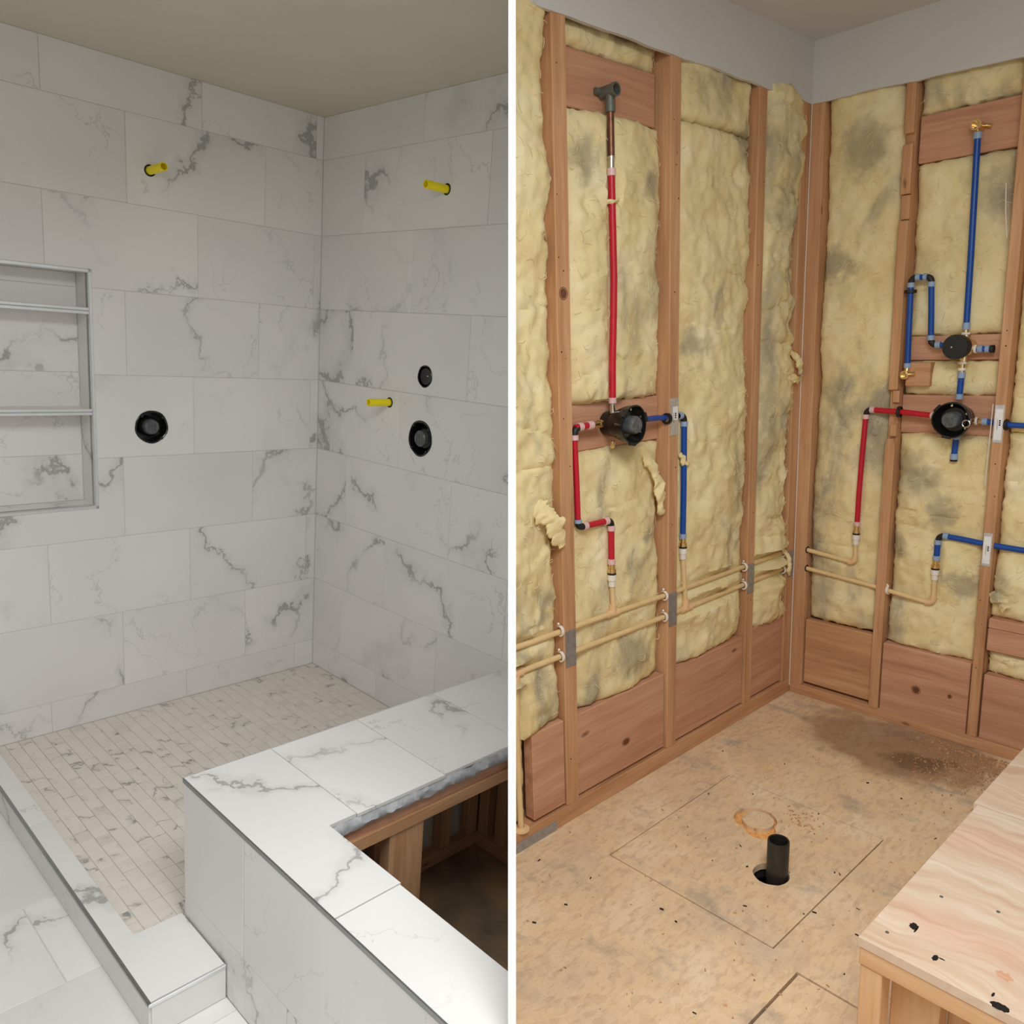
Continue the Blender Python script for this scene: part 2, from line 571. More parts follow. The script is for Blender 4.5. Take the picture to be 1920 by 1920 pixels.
def build(name, b, mat, parent=None, room='R', smooth=False, clip=True):
    me = bpy.data.meshes.new(name)
    me.from_pydata(b.v, [], b.f)
    p, nrm = CLIP[room]
    ds = [(Vector(v) - p).dot(nrm) for v in b.v]
    bm = bmesh.new()
    bm.from_mesh(me)
    if clip and max(ds) > 0:
        if min(ds) >= 0:
            bm.free()
            bpy.data.meshes.remove(me)
            return None
        bmesh.ops.bisect_plane(bm, geom=bm.verts[:] + bm.edges[:] + bm.faces[:], dist=1e-6, plane_co=p, plane_no=nrm, clear_outer=True)
    bmesh.ops.recalc_face_normals(bm, faces=bm.faces[:])
    bm.to_mesh(me)
    bm.free()
    if smooth:
        for f in me.polygons:
            f.use_smooth = True
        try:
            me.set_sharp_from_angle(angle=math.radians(42))
        except Exception:
            pass
    me.materials.append(M[mat])
    o = bpy.data.objects.new(name, me)
    COL.objects.link(o)
    if parent is not None:
        o.parent = parent
        root = parent
        if parent.get('_base') is not None:
            o.matrix_parent_inverse = Matrix.Translation(-Vector(parent['_base']))
    else:
        o.matrix_world = ROOM[room]
    return o


def tag(o, label, cat, group=None, kind=None):
    if o is None:
        return o
    o['label'] = label
    o['category'] = cat
    if group:
        o['group'] = group
    if kind:
        o['kind'] = kind
    return o


def thing(name, label, cat, room, base, group=None, kind=None):
    o = bpy.data.objects.new(name, None)
    o.empty_display_size = 0.05
    COL.objects.link(o)
    o.matrix_world = ROOM[room] @ Matrix.Translation(Vector(base))
    o['_base'] = tuple(base)
    return tag(o, label, cat, group, kind)


def rag(u0, u1, v, amp, n, seed, f=9.0):
    """points along a ragged edge at height v"""
    return [(u0 + (u1 - u0) * i / n, v + amp * noise.noise((f * (u0 + (u1 - u0) * i / n), seed, 0.3)) + amp * 0.5 * noise.noise((f * 5 * (u0 + (u1 - u0) * i / n), seed, 1.3))) for i in range(n + 1)]


# ================================================================== the board between the two rooms
N0, N1 = Vector((0.774, -2.323, 0.349)), Vector((0.406, -1.904, 2.214))
dz = (N1 - N0) / (N1.z - N0.z)
nb, nt = N0 + dz * (-0.42 - N0.z), N0 + dz * (2.62 - N0.z)
fw = Vector((r2.x, r2.y, 0)).normalized()
fw = (fw - PN * fw.dot(PN)).normalized()
far = [nb + fw * 1.95, nt + fw * 1.55]
bb = B()
pp = [nb, nt, far[1], far[0]]
vs = [p - PN * (T2 - 0.0003) for p in pp] + [p + PN * (T2 - 0.0003) for p in pp]
bb.add(vs, [(0, 1, 2, 3), (7, 6, 5, 4), (0, 4, 5, 1), (1, 5, 6, 2), (2, 6, 7, 3), (3, 7, 4, 0)])
tag(build('wall_partition', bb, 'white_board', None, 'R', clip=False), 'thin white board standing between the tiled shower and the bare stud room', 'partition', kind='structure')

# ================================================================== LEFT ROOM: tiled shower
ZL = 2.449
ROWZ = [0.0, 0.122, 0.430, 0.738, 1.046, 1.354, 1.662, 1.970, 2.278, ZL]
G = 0.0012
NY0, NY1, NZ0, NZ1, ND = -1.56, -0.956, 0.868, 1.713, 0.12

VALVE_A = (-0.743, 1.159, 0.0635)
STUB_A = (-0.731, 2.096, 0.021)
VALVE_B = (0.724, 1.184, 0.0705)
VALVE_C = (0.735, 1.426, 0.0425)
STUB_B = (0.806, 2.103, 0.021)
STUB_C = (0.520, 1.305, 0.021)

JL = [[1.138, 0.617, 0.10], [0.87, 0.349], [1.125, 0.596, 0.05], [0.852, 0.318], [1.12, 0.576, 0.04], [0.83, 0.293], [1.093, 0.553, 0.035], [0.815, 0.27], [1.083, 0.533, 0.035]]
JR = [[0.499], [0.22, 0.884], [0.527], [0.232, 0.921], [0.59], [0.256, 0.975], [0.627], [0.30, 1.029], [0.66]]


def holes_in(u0, u1, v0, v1, hs):
    return [circle(cu, cv, r, 32, 0.03, cu * 9) for (cu, cv, r) in hs if u0 < cu < u1 and v0 < cv < v1]


def sub_niche(u0, u1, v0, v1):
    """rectangle minus the niche opening (opening spans the left part)"""
    a, b_, c, d = NY0, NY1, NZ0, NZ1
    if u0 >= b_ or u1 <= a or v0 >= d or v1 <= c:
        return rect(u0, u1, v0, v1)
    bot, top = v0 < c, v1 > d
    right = u1 > b_
    if right and not bot and not top:
        return rect(b_, u1, v0, v1)
    if not right:
        if top:
            return rect(u0, u1, d, v1)
        if bot:
            return rect(u0, u1, v0, c)
        return None
    if top:
        return [(u0, d), (b_, d), (b_, v0), (u1, v0), (u1, v1), (u0, v1)]
    return [(u0, v0), (u1, v0), (u1, v1), (b_, v1), (b_, c), (u0, c)]


def wall_tiles(wall, plane, joints, sign, ext, hs, niche):
    for r in range(9):
        js = sorted(joints[r])
        step = 0.545 if sign < 0 else 0.72
        while js[-1] + step < ext + step:
            js.append(js[-1] + step)
        edges = [0.0] + [j for j in js if j < ext] + [ext]
        for i in range(len(edges) - 1):
            a, b_ = edges[i], edges[i + 1]
            if b_ - a < 0.02:
                continue
            u0, u1 = (-b_, -a) if sign < 0 else (a, b_)
            u0, u1, v0, v1 = u0 + G, u1 - G, ROWZ[r] + G, ROWZ[r + 1] - G
            hh = holes_in(u0, u1, v0, v1, hs)
            bb = B()
            if niche:
                poly = sub_niche(u0, u1, v0, v1)
                if poly is None:
                    continue
                if len(poly) > 4 or hh:
                    bb.prism(plane, poly, hh, -0.008, 0.0)
                else:
                    us, vs_ = [p[0] for p in poly], [p[1] for p in poly]
                    bb.slab(plane, min(us), max(us), min(vs_), max(vs_), -0.008, 0.0)
            elif hh:
                bb.prism(plane, rect(u0, u1, v0, v1), hh, -0.008, 0.0)
            else:
                bb.slab(plane, u0, u1, v0, v1, -0.008, 0.0)
            build('tile', bb, 'marble', wall, 'L')


WEXT = 2.3
bb = B().prism('x', rect(-WEXT, 0.03, -0.30, ZL), [rect(NY0, NY1, NZ0, NZ1)] + [circle(*h, 32) for h in (VALVE_A, STUB_A)], -0.03, -0.0016)
wl = tag(build('wall_left', bb, 'grout', None, 'L'), 'shower wall of large white marble tiles with a recessed shelf niche', 'wall', kind='structure')
wall_tiles(wl, 'x', JL, -1, WEXT, [VALVE_A, STUB_A], True)
bb = B().prism('y', rect(-0.03, 1.75, -0.30, ZL), [circle(*h, 32) for h in (VALVE_B, VALVE_C, STUB_B, STUB_C)], -0.03, -0.0016)
wr = tag(build('wall_right', bb, 'grout', None, 'L'), 'shower wall of large white marble tiles with two black valves', 'wall', kind='structure')
wall_tiles(wr, 'y', JR, 1, 1.75, [VALVE_B, VALVE_C, STUB_B, STUB_C], False)

bb = B().box(-0.05, 4.2, -3.6, 0.05, ZL, ZL + 0.03)
tag(build('ceiling', bb, 'paintL', None, 'L'), 'plain warm white ceiling above the marble shower', 'ceiling', kind='structure')

# --- niche
nz = thing('shower_niche', 'recessed tiled wall niche with two shelves and shiny metal edging', 'niche', 'L', (0, NY1, NZ0))
zz = [NZ0, 1.046, 1.354, 1.662, NZ1]
bkk = B().box(-ND - 0.012, -ND - 0.0016, NY0, NY1 + 0.01, NZ0 - 0.01, NZ1 + 0.01)
build('back_panel', bkk, 'grout', nz, 'L')
for i in range(4):
    build('back_tile', B().slab('x', NY0 + 0.002, NY1 - 0.002, zz[i] + G, zz[i + 1] - G, -ND - 0.006, -ND), 'marble', nz, 'L')
build('side_tile', B().box(-ND, -0.002, NY1, NY1 + 0.01, NZ0 - 0.008, NZ1 + 0.008), 'marble', nz, 'L')
build('top_tile', B().box(-ND, -0.002, NY0, NY1 + 0.01, NZ1, NZ1 + 0.01), 'marble', nz, 'L')
build('bottom_tile', B().box(-ND, -0.002, NY0, NY1 + 0.01, NZ0 - 0.01, NZ0), 'marble', nz, 'L')
for z0, z1 in ((1.569, 1.590), (1.208, 1.229)):
    sh = build('shelf', B().box(-ND, -0.006, NY0, NY1, z0, z1), 'marble', nz, 'L')
    e = B().box(-0.008, 0.001, NY0, NY1 - 0.001, z0 - 0.001, z0 + 0.009, 0.001).box(-0.008, 0.001, NY0, NY1 - 0.001, z1 - 0.009, z1 + 0.001, 0.001)
    build('shelf_edging', e, 'trim', sh, 'L')
e = B()
tw = 0.012
build('edging', B().box(-0.008, 0.0035, NY1 - 0.001, NY1 + tw, NZ0 - tw, NZ1 + tw, 0.0022), 'trim', nz, 'L')
build('edging', B().box(-0.008, 0.0035, NY0, NY1 + tw, NZ1 - 0.001, NZ1 + tw, 0.0022), 'trim', nz, 'L')
build('edging', B().box(-0.008, 0.0035, NY0, NY1 + tw, NZ0 - tw, NZ0 + 0.001, 0.0022), 'trim', nz, 'L')


# --- valves in the finished wall and yellow pipe stubs
def wall_pt(plane, u, v, w=0.0):
    return Vector(B.place(plane, u, v, w))


def dir_of(plane):
    return Vector((1, 0, 0)) if plane == 'x' else Vector((0, -1, 0))


def tiled_valve(plane, u, v, r, label, cap=True, room='L'):
    d = dir_of(plane)
    c = wall_pt(plane, u, v)
    t = thing('shower_valve', label, 'valve', room, c, 'rough-in valves in the tiled shower')
    cup = B().lathe(c, d, [(r * 0.99, -0.012), (r * 1.0, 0.0015), (r * 0.965, 0.003), (r * 0.90, 0.001), (r * 0.86, -0.05), (0.0001, -0.05)], 36,
                    lambda th: 1.0 + 0.02 * math.sin(5 * th))
    build('guard_ring', cup, 'black', t, room, True)
    if cap:
        bd = B().lathe(c, d, [(r * 0.62, -0.05), (r * 0.60, -0.02), (r * 0.5, -0.014), (0.0001, -0.014)], 30)
        build('valve_body', bd, 'black', t, room, True)
        cp = B().lathe(c, d, [(r * 0.47, -0.016), (r * 0.46, 0.002), (r * 0.40, 0.006), (0.0001, 0.006)], 26)
        cpo = build('test_cap', cp, 'smoke', t, room, True)
        s_ = Vector((0, 0, 1)).cross(d)
        for q in (-0.45, 0.0, 0.45):
            rb = B()
            p0 = c + s_ * (q * r * 0.46) + d * 0.006
            rb.tube([p0 - Vector((0, 0, 1)) * r * 0.3, p0 + Vector((0, 0, 1)) * r * 0.3], 0.0022, 6)
            build('cap_rib', rb, 'smoke', cpo, room)
        for q in range(4):
            tb = B()
            th = 0.7 + q * math.pi / 2
            p0 = c + (s_ * math.cos(th) + Vector((0, 0, 1)) * math.sin(th)) * r * 0.9
            tb.tube([p0 - d * 0.004, p0 + d * 0.004], 0.006, 8)
            build('guard_tab', tb, 'black_matte', t, room)
    else:
        fc = B().lathe(c, d, [(r * 0.84, -0.05), (r * 0.82, -0.006), (r * 0.74, -0.003), (r * 0.5, -0.005), (0.0001, -0.005)], 30)
        build('valve_face', fc, 'black', t, room, True)
        dot = B().lathe(c + Vector((0, 0, 1)) * 0.002 - Vector((0, 0, 1)).cross(d) * r * -0.3, d, [(0.0035, -0.006), (0.003, -0.002), (0.0001, -0.0018)], 10)
        build('screw', dot, 'chrome', t, room, True)
    return t


tiled_valve('x', *VALVE_A, 'round black shower valve in the marble wall beside the niche')
tiled_valve('y', *VALVE_B, 'larger lower black shower valve with smoky cap in the right marble wall')
tiled_valve('y', *VALVE_C, 'smaller plain black round valve above the larger one in the right marble wall', False)


def stub(plane, u, v, label, L=0.10, up=0.0):
    d = dir_of(plane)
    c = wall_pt(plane, u, v)
    t = thing('pipe_stub', label, 'pipe stub', 'L', c, 'yellow capped pipe stubs')
    build('seal_ring', B().lathe(c, d, [(0.0195, -0.02), (0.0205, 0.001), (0.018, 0.003), (0.016, 0.0), (0.016, -0.02)], 24), 'black_matte', t, 'L', True)
    q = d + Vector((0, 0, up))
    build('tube', B().lathe(c, q, [(0.0145, -0.02), (0.0148, 0.0), (0.0150, L - 0.002), (0.0140, L), (0.0115, L), (0.011, L - 0.03), (0.0001, L - 0.03)], 24), 'yellow', t, 'L', True)
    return t, c, q


t, c, q = stub('x', STUB_A[0], STUB_A[1], 'yellow pipe stub with a red mark high on the left marble wall', 0.12, 0.03)
build('mark', B().lathe(c, q, [(0.0150, 0.045), (0.0154, 0.046), (0.0154, 0.058), (0.0150, 0.059)], 24, lambda th: 1.0 if 2.6 < th < 4.4 else 0.9), 'red_mark', t, 'L')
stub('y', STUB_B[0], STUB_B[1], 'yellow pipe stub high on the right marble wall', 0.10, 0.0)
stub('y', STUB_C[0], STUB_C[1], 'yellow pipe stub low on the right marble wall beside the black valves', 0.105, 0.0)

# --- mosaic shower floor
bb = B().box(-0.01, 1.30, -1.345, 0.01, -0.04, -0.0022)
fl = tag(build('floor', bb, 'grout_floor', None, 'L'), 'shower floor of small square marble mosaic tiles', 'floor', kind='structure')
PX, PY = 0.055, 0.0433
cells = []
xs = [0.0] + [PX * k for k in range(1, 24) if PX * k < 1.285] + [1.285]
ys = [-1.337] + [-1.299 + PY * k for k in range(0, 31) if -1.299 + PY * k < -0.01] + [0.0]
fc = ML.inverted() @ CLOC
for i in range(len(xs) - 1):
    for j in range(len(ys) - 1):
        cells.append(((Vector(((xs[i] + xs[i + 1]) / 2, (ys[j] + ys[j + 1]) / 2, 0)) - fc).length, xs[i], xs[i + 1], ys[j], ys[j + 1]))
cells.sort()
vis = [c_ for c_ in cells if not (c_[1] > 0.60 and c_[3] > -1.18 + (1.285 - c_[1]) * 1.0)]
hid = [c_ for c_ in cells if c_ not in vis]
gm = 0.0009
for c_ in vis[:300]:
    build('mosaic_tile', B().slab('z', c_[1] + gm, c_[2] - gm, c_[3] + gm, c_[4] - gm, -0.006, random.uniform(-0.0004, 0.0004), 0.0008), 'mosaic', fl, 'L')
bb = B()
for c_ in vis[300:] + hid:
    bb.slab('z', c_[1] + gm, c_[2] - gm, c_[3] + gm, c_[4] - gm, -0.006, random.uniform(-0.0004, 0.0004), 0.0008)
o = build('mosaic_tile', bb, 'mosaic', fl, 'L')
o['kind'] = 'stuff'

# --- bathroom floor outside the curb
ZB = -0.075
bb = B().box(-0.02, 4.0, -3.4, -1.19, ZB - 0.03, ZB - 0.002)
bf = tag(build('floor.001', bb, 'grout', None, 'L'), 'bathroom floor of large white marble tiles outside the shower curb', 'floor', kind='structure')
bx = [-0.02, 0.155, 0.51, 0.865, 1.22, 1.575, 1.93, 2.285, 2.64, 2.995, 3.35]
for i in range(len(bx) - 1):
    off = [-1.48, -1.76][(i + 1) % 2]
    ysb = [-3.4] + [off - 0.56 * k for k in (3, 2, 1, 0) if off - 0.56 * k > -3.4] + [-1.2075]
    for j in range(len(ysb) - 1):
        build('tile', B().slab('z', bx[i] + 0.0015, bx[i + 1] - 0.0015, ysb[j] + 0.0015, ysb[j + 1] - 0.0015, ZB - 0.01, ZB), 'marble', bf, 'L')

# --- curb
ZC = 0.022
cu = thing('shower_curb', 'low L-shaped marble shower curb with metal edging', 'curb', 'L', (0.75, -1.37, ZB))
build('core', B().prism('z', [(0, -1.39), (1.518, -1.39), (1.518, -1.215), (1.285, -1.215), (1.285, -1.340), (0, -1.340)], (), ZB, ZC - 0.009), 'mortar', cu, 'L')
build('cap_tile', B().slab('z', 0.0, 0.62, -1.393, -1.337, ZC - 0.010, ZC, 0.001), 'marble', cu, 'L')
build('cap_tile', B().slab('z', 0.622, 1.262, -1.393, -1.337, ZC - 0.010, ZC, 0.001), 'marble', cu, 'L')
build('cap_tile', B().prism('z', [(1.264, -1.393), (1.521, -1.393), (1.521, -1.213), (1.281, -1.213), (1.281, -1.337), (1.264, -1.337)], (), ZC - 0.010, ZC), 'marble', cu, 'L')
for x0, x1 in ((0.0, 0.866), (0.868, 1.518)):
    build('face_tile', B().slab('y', x0, x1, ZB + 0.002, ZC - 0.007, 1.388, 1.397, 0.001), 'marble', cu, 'L')
build('inner_face', B().box(0, 1.285, -1.345, -1.336, -0.006, ZC - 0.010), 'marble', cu, 'L')
build('inner_face', B().box(1.279, 1.288, -1.34, -1.213, -0.006, ZC - 0.010), 'marble', cu, 'L')
build('end_tile', B().box(1.515, 1.524, -1.392, -1.2115, ZB + 0.002, ZC - 0.009), 'marble', cu, 'L')
build('edging', B().box(0.0, 1.527, -1.4005, -1.392, ZC - 0.009, ZC + 0.001, 0.0015), 'trim_dark', cu, 'L')
build('edging', B().box(1.519, 1.5275, -1.4005, -1.2115, ZC - 0.009, ZC + 0.001, 0.0015), 'trim', cu, 'L')

# --- tub deck
ZD = 0.42
XB, XI, YO, YI = 1.292, 1.698, -1.209, -1.039
dk = thing('tub_deck', 'L-shaped white marble tub deck with an open unfinished opening', 'tub deck', 'L', (1.6, -1.1, ZB))
tt = 0.010
tg = 0.0014
build('top_tile', B().prism('z', [(XB, YO + 0.003), (1.972 - tg, YO + 0.003), (1.972 - tg, YI), (XI, YI), (XI, -0.960 - tg), (XB, -0.960 - tg)], (), ZD - tt, ZD), 'marble', dk, 'L')
build('top_tile', B().slab('z', XB, XI + 0.002, -0.960 + tg, -0.672 - tg, ZD - tt, ZD, 0.001), 'marble', dk, 'L')
build('top_tile', B().slab('z', XB, XI - 0.002, -0.672 + tg, -0.368 - tg, ZD - tt, ZD, 0.001), 'marble', dk, 'L')
build('top_tile', B().slab('z', XB, XI, -0.368 + tg, 0.0, ZD - tt, ZD, 0.001), 'marble', dk, 'L')
build('top_tile', B().slab('z', 1.972 + tg, 2.75, YO + 0.003, YI - 0.004, ZD - tt, ZD, 0.001), 'marble', dk, 'L')
build('edging', B().box(XB - 0.004, 2.75, YO - 0.001, YO + 0.003, ZD - 0.011, ZD + 0.0005, 0.0008), 'trim_dark', dk, 'L')
build('edging', B().box(XB - 0.004, XB, YO - 0.001, 0.0, ZD - 0.011, ZD + 0.0005, 0.0008), 'trim', dk, 'L')
# outer faces
zs = [ZB, 0.088, ZD - 0.011]
for (x0, x1, r) in ((1.291, 1.80, 0), (1.803, 2.5, 0), (1.291, 1.604, 1), (1.607, 2.33, 1), (2.333, 2.75, 1)):
    build('face_tile', B().slab('y', x0 + 0.0008, x1 - 0.0008, zs[r] + 0.001, zs[r + 1] - 0.001, 1.198, 1.2085, 0.001), 'marble', dk, 'L')
build('face_backing', B().box(XB, 2.75, YO + 0.002, YO + 0.022, ZB, ZD - 0.012), 'grout', dk, 'L')
for (y0, y1) in ((-1.207, -0.67), (-0.667, -0.13), (-0.127, 0.0)):
    build('face_tile', B().box(XB - 0.001, XB + 0.009, y0, y1, 0.0, ZD - 0.011), 'marble', dk, 'L')
build('face_backing', B().box(XB + 0.009, XB + 0.02, YO + 0.02, 0.0, -0.15, ZD - 0.012), 'grout', dk, 'L')
# mortar bed, plywood and rails seen inside the opening
n = 70
ys_ = [YI + 0.002 + (0.0 - YI) * i / n for i in range(n + 1)]
bb = B()
vs, fs = [], []
for i, y in enumerate(ys_):
    for k, zc in enumerate((ZD - 0.009, ZD - 0.020, ZD - 0.032, ZD - 0.043)):
        bulge = (0.0, 0.006, 0.008, 0.002)[k] + 0.007 * noise.noise((y * 42, k * 1.7, 0.4)) + 0.004 * noise.noise((y * 120, k * 3.1, 2.4))
        vs.append((XI - 0.001 + bulge, y, zc + 0.003 * noise.noise((y * 60, k, 5.0))))
for i in range(n):
    for k in range(3):
        a = i * 4 + k
        fs.append((a, a + 1, a + 5, a + 4))
bb.add(vs, fs)
bb.box(XB + 0.01, XI - 0.006, YO + 0.01, 0.0, ZD - 0.045, ZD - tt)
bb.box(XB + 0.01, 2.75, YO + 0.01, YI - 0.012, ZD - 0.045, ZD - tt)
build('mortar_bed', bb, 'mortar', dk, 'L', True)
build('deck_plywood', B().prism('z', [(XB + 0.01, YO + 0.02), (2.75, YO + 0.02), (2.75, YI - 0.014), (XI - 0.012, YI - 0.014), (XI - 0.012, 0), (XB + 0.01, 0)], (), ZD - 0.078, ZD - 0.045), 'red_y', dk, 'L')
build('top_rail', B().box(XI - 0.05, XI - 0.004, YI - 0.02, 0.0, ZD - 0.116, ZD - 0.079, 0.002), 'fir_y', dk, 'L')
build('top_rail', B().box(XI - 0.05, 2.75, YI - 0.10, YI - 0.055, ZD - 0.116, ZD - 0.079, 0.002), 'fir_x', dk, 'L')
ZT = -0.17
build('post', B().box(XI - 0.054, XI - 0.012, -0.842, -0.728, ZT, ZD - 0.117, 0.002), 'fir_z', dk, 'L')
build('post', B().box(XI - 0.054, XI - 0.012, -1.16, -1.05, ZT, ZD - 0.117, 0.002), 'fir_z', dk, 'L')
build('bottom_rail', B().box(1.33, 1.37, YI - 0.09, -0.16, ZT, ZT + 0.045, 0.002), 'fir_y', dk, 'L')
for y in (-0.93, -0.62, -0.34, -0.215):
    build('stud', B().box(1.325, 1.365, y - 0.022, y + 0.022, ZT + 0.045, ZD - 0.08, 0.002), 'fir_z', dk, 'L')
build('mid_rail', B().box(1.315, 1.345, YI - 0.09, -0.16, 0.09, 0.13, 0.002), 'fir_y', dk, 'L')
build('bottom_rail', B().box(1.37, 1.9, -0.20, -0.155, ZT, ZT + 0.045, 0.002), 'fir_x', dk, 'L')
for x in (1.39, 1.47, 1.62):
    build('stud', B().box(x - 0.022, x + 0.022, -0.19, -0.15, ZT + 0.045, ZD - 0.08, 0.002), 'fir_z', dk, 'L')
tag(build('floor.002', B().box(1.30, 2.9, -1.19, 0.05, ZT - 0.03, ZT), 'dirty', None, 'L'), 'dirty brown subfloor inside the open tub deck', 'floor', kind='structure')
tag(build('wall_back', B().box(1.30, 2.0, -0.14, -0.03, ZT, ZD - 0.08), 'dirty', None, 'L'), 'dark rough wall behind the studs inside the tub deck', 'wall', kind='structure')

# ================================================================== RIGHT ROOM: bare studs
ZR = 2.575
YE = -3.0
# floor panels
patch = rect(0.207, 0.740, -1.418, -0.778)
hole_c = circle(0.588, -1.163, 0.050, 36, 0.05, 2)
plug_hole = []
for i in range(40):
    th = 2 * math.pi * i / 40
    r_ = 0.066
    dlt = (math.cos(th - (-0.75)))
    if dlt > 0.72:
        r_ += 0.040 * (dlt - 0.72) / 0.28
    plug_hole.append((0.412 + r_ * math.cos(th), -0.955 + r_ * math.sin(th)))
flr = thing('floor.003', 'worn tan particle board subfloor of the bare stud room', 'floor', 'R', (0.6, -1.4, -0.02), kind='structure')
build('panel', B().prism('z', patch, [hole_c, plug_hole], -0.02, 0.0), 'osb', flr)
gp = 0.0038
ptc = rect(0.207 - gp, 0.740 + gp, -1.418 - gp, -0.778 - gp * 0.2)
outer = [(-0.09, YE - 1.2), (0.826 - gp, YE - 1.2), (0.826 - gp, -1.449), (1.75, -1.449), (1.75, 0.09), (-0.09, 0.09)]
build('panel', B().prism('z', outer, [ptc], -0.02, 0.0), 'osb', flr)
build('panel', B().prism('z', rect(0.826 + gp, 3.4, YE - 1.2, -1.449 - gp * 1.6), [], -0.02, 0.0), 'osb', flr)
build('panel', B().prism('z', rect(1.75, 3.4, -1.449, 0.09), [], -0.02, 0.0), 'osb', flr)
build('groove_bed', B().box(0.32, 0.56, -1.08, -0.86, -0.018, -0.014), 'orange_wood', flr)
build('round_plug', B().prism('z', circle(0.420, -0.952, 0.0490, 36, 0.02, 5), (), -0.014, 0.0005), 'osb', flr)
build('underlay', B().prism('z', rect(-0.09, 3.4, YE - 1.2, 0.09), [circle(0.588, -1.163, 0.056, 24)], -0.05, -0.0205), 'hole_dark', flr)
build('crawlspace_ground', B().box(0.3, 0.9, -1.5, -0.8, -0.40, -0.36), 'hole_dark', flr)
for (a, b_, c_, d_) in ((0.28, 0.30, -1.5, -0.8), (0.9, 0.92, -1.5, -0.8), (0.28, 0.92, -1.52, -1.5), (0.28, 0.92, -0.8, -0.78)):
    build('light_block', B().box(a, b_, c_, d_, -0.40, -0.0505), 'hole_dark', flr)  # unseen box sides added below the floor to keep light out of the hole

pc = (0.597, -1.146)
bb = B().lathe((pc[0], pc[1], 0), (0.01, 0.0, 1), [(0.0285, -0.34), (0.0305, -0.30), (0.0305, 0.102), (0.0290, 0.105), (0.0255, 0.104), (0.0250, 0.09), (0.0245, -0.2), (0.0001, -0.2)], 32)
tag(build('drain_pipe', bb, 'abs', None, 'R', True), 'short black plastic drain pipe standing in a round floor hole', 'pipe')

# sole plates
sp1 = thing('sole_plate', 'wooden sole plate along the foot of the left stud wall', 'sole plate', 'R', (0, -1, 0))
build('plank', B().box(-0.09, 0.0, YE, 0.0, 0.0, 0.058, 0.002), 'fir_y', sp1)
build('metal_strip', B().box(-0.001, 0.004, -1.95, -1.44, 0.0, 0.030, 0.001), 'galv', sp1)
sp2 = tag(build('sole_plate', B().box(0.0, 1.6, 0.0, 0.09, 0.0, 0.044, 0.002), 'fir_x'), 'wooden sole plate along the foot of the right stud wall', 'sole plate')

# studs
SG = 'exposed wall studs'


def stud(plane, u0, u1, z0, z1, label, mat='fir_z'):
    if plane == 'x':
        o = build('wall_stud', B().box(-0.089, 0.0, u0, u1, z0, z1, 0.0025), mat)
    else:
        o = build('wall_stud', B().box(u0, u1, 0.0, 0.089, z0, z1, 0.0025), mat)
    return tag(o, label, 'stud', SG)


stud('x', -1.388, -1.333, 0.058, 2.40, 'tall wall stud left of the red pipe on the left wall')
stud('x', -0.868, -0.815, 0.058, 2.40, 'wall stud between the red pipe bay and the blue pipe on the left wall')
stud('x', -0.362, -0.310, 0.058, 2.40, 'narrow looking wall stud nearest the corner post on the left wall')
cp = thing('corner_post', 'double wooden corner post where the two stud walls meet', 'corner post', 'R', (0, 0, 0.05))
build('stud', B().box(-0.089, 0.0, -0.062, -0.001, 0.058, 2.40, 0.0025), 'fir_z', cp)
build('stud', B().box(0.0, 0.053, 0.0, 0.089, 0.044, 2.40, 0.0025), 'fir_z', cp)
build('stud', B().box(-0.089, -0.002, 0.0, 0.089, 0.0, 2.40), 'fir_z', cp)
build('corner_bead', B().tube([(0.002, -0.003, 0.03), (0.003, -0.004, 0.8), (0.002, -0.003, 1.6), (0.004, -0.004, 2.36)], 0.0022, 8), 'cord', cp)
ns = thing('wall_stud', 'notched and patched wall stud left of the blue pipes on the right wall', 'stud', 'R', (0.36, 0, 0.044), SG)
bb = B().box(0.347, 0.380, 0.022, 0.089, 0.044, 2.40, 0.002)
build('back_half', bb, 'fir_z', ns)
build('front_piece', B().box(0.347, 0.380, 0.0, 0.0215, 2.185, 2.40, 0.002), 'fir_z', ns)
build('front_piece', B().box(0.347, 0.380, 0.0, 0.0215, 1.985, 2.150, 0.002), 'fir_z', ns)
build('front_piece', B().box(0.350, 0.380, 0.006, 0.0215, 1.90, 1.982, 0.002), 'fir_z', ns)
build('front_piece', B().box(0.347, 0.380, 0.0, 0.0215, 1.302, 1.896, 0.002), 'fir_z', ns)
build('front_piece', B().box(0.362, 0.386, 0.006, 0.0215, 1.255, 1.30, 0.002), 'fir_z', ns)
build('front_piece', B().box(0.360, 0.384, 0.004, 0.0215, 1.13, 1.175, 0.002), 'fir_z', ns)
lp = B().prism('y', [(0.346, 0.044), (0.382, 0.044), (0.385, 1.095), (0.377, 1.122), (0.357, 1.122), (0.350, 1.09)], (), -0.0215, 0.004)
build('front_piece', lp, 'fir_z', ns)
stud('y', 0.706, 0.740, 0.044, 2.40, 'wall stud with two bright metal plates at the right end of the right wall')

# blocking boards
BG = 'boards nailed between the studs'


def board(name, plane, u0, u1, z0, z1, w0, w1, label, mat):
    if plane == 'x':
        o = build(name, B().box(w0, w1, u0, u1, z0, z1, 0.003), mat)
    else:
        o = build(name, B().box(u0, u1, -w1, -w0, z0, z1, 0.003), mat)
    return tag(o, label, 'board', BG)


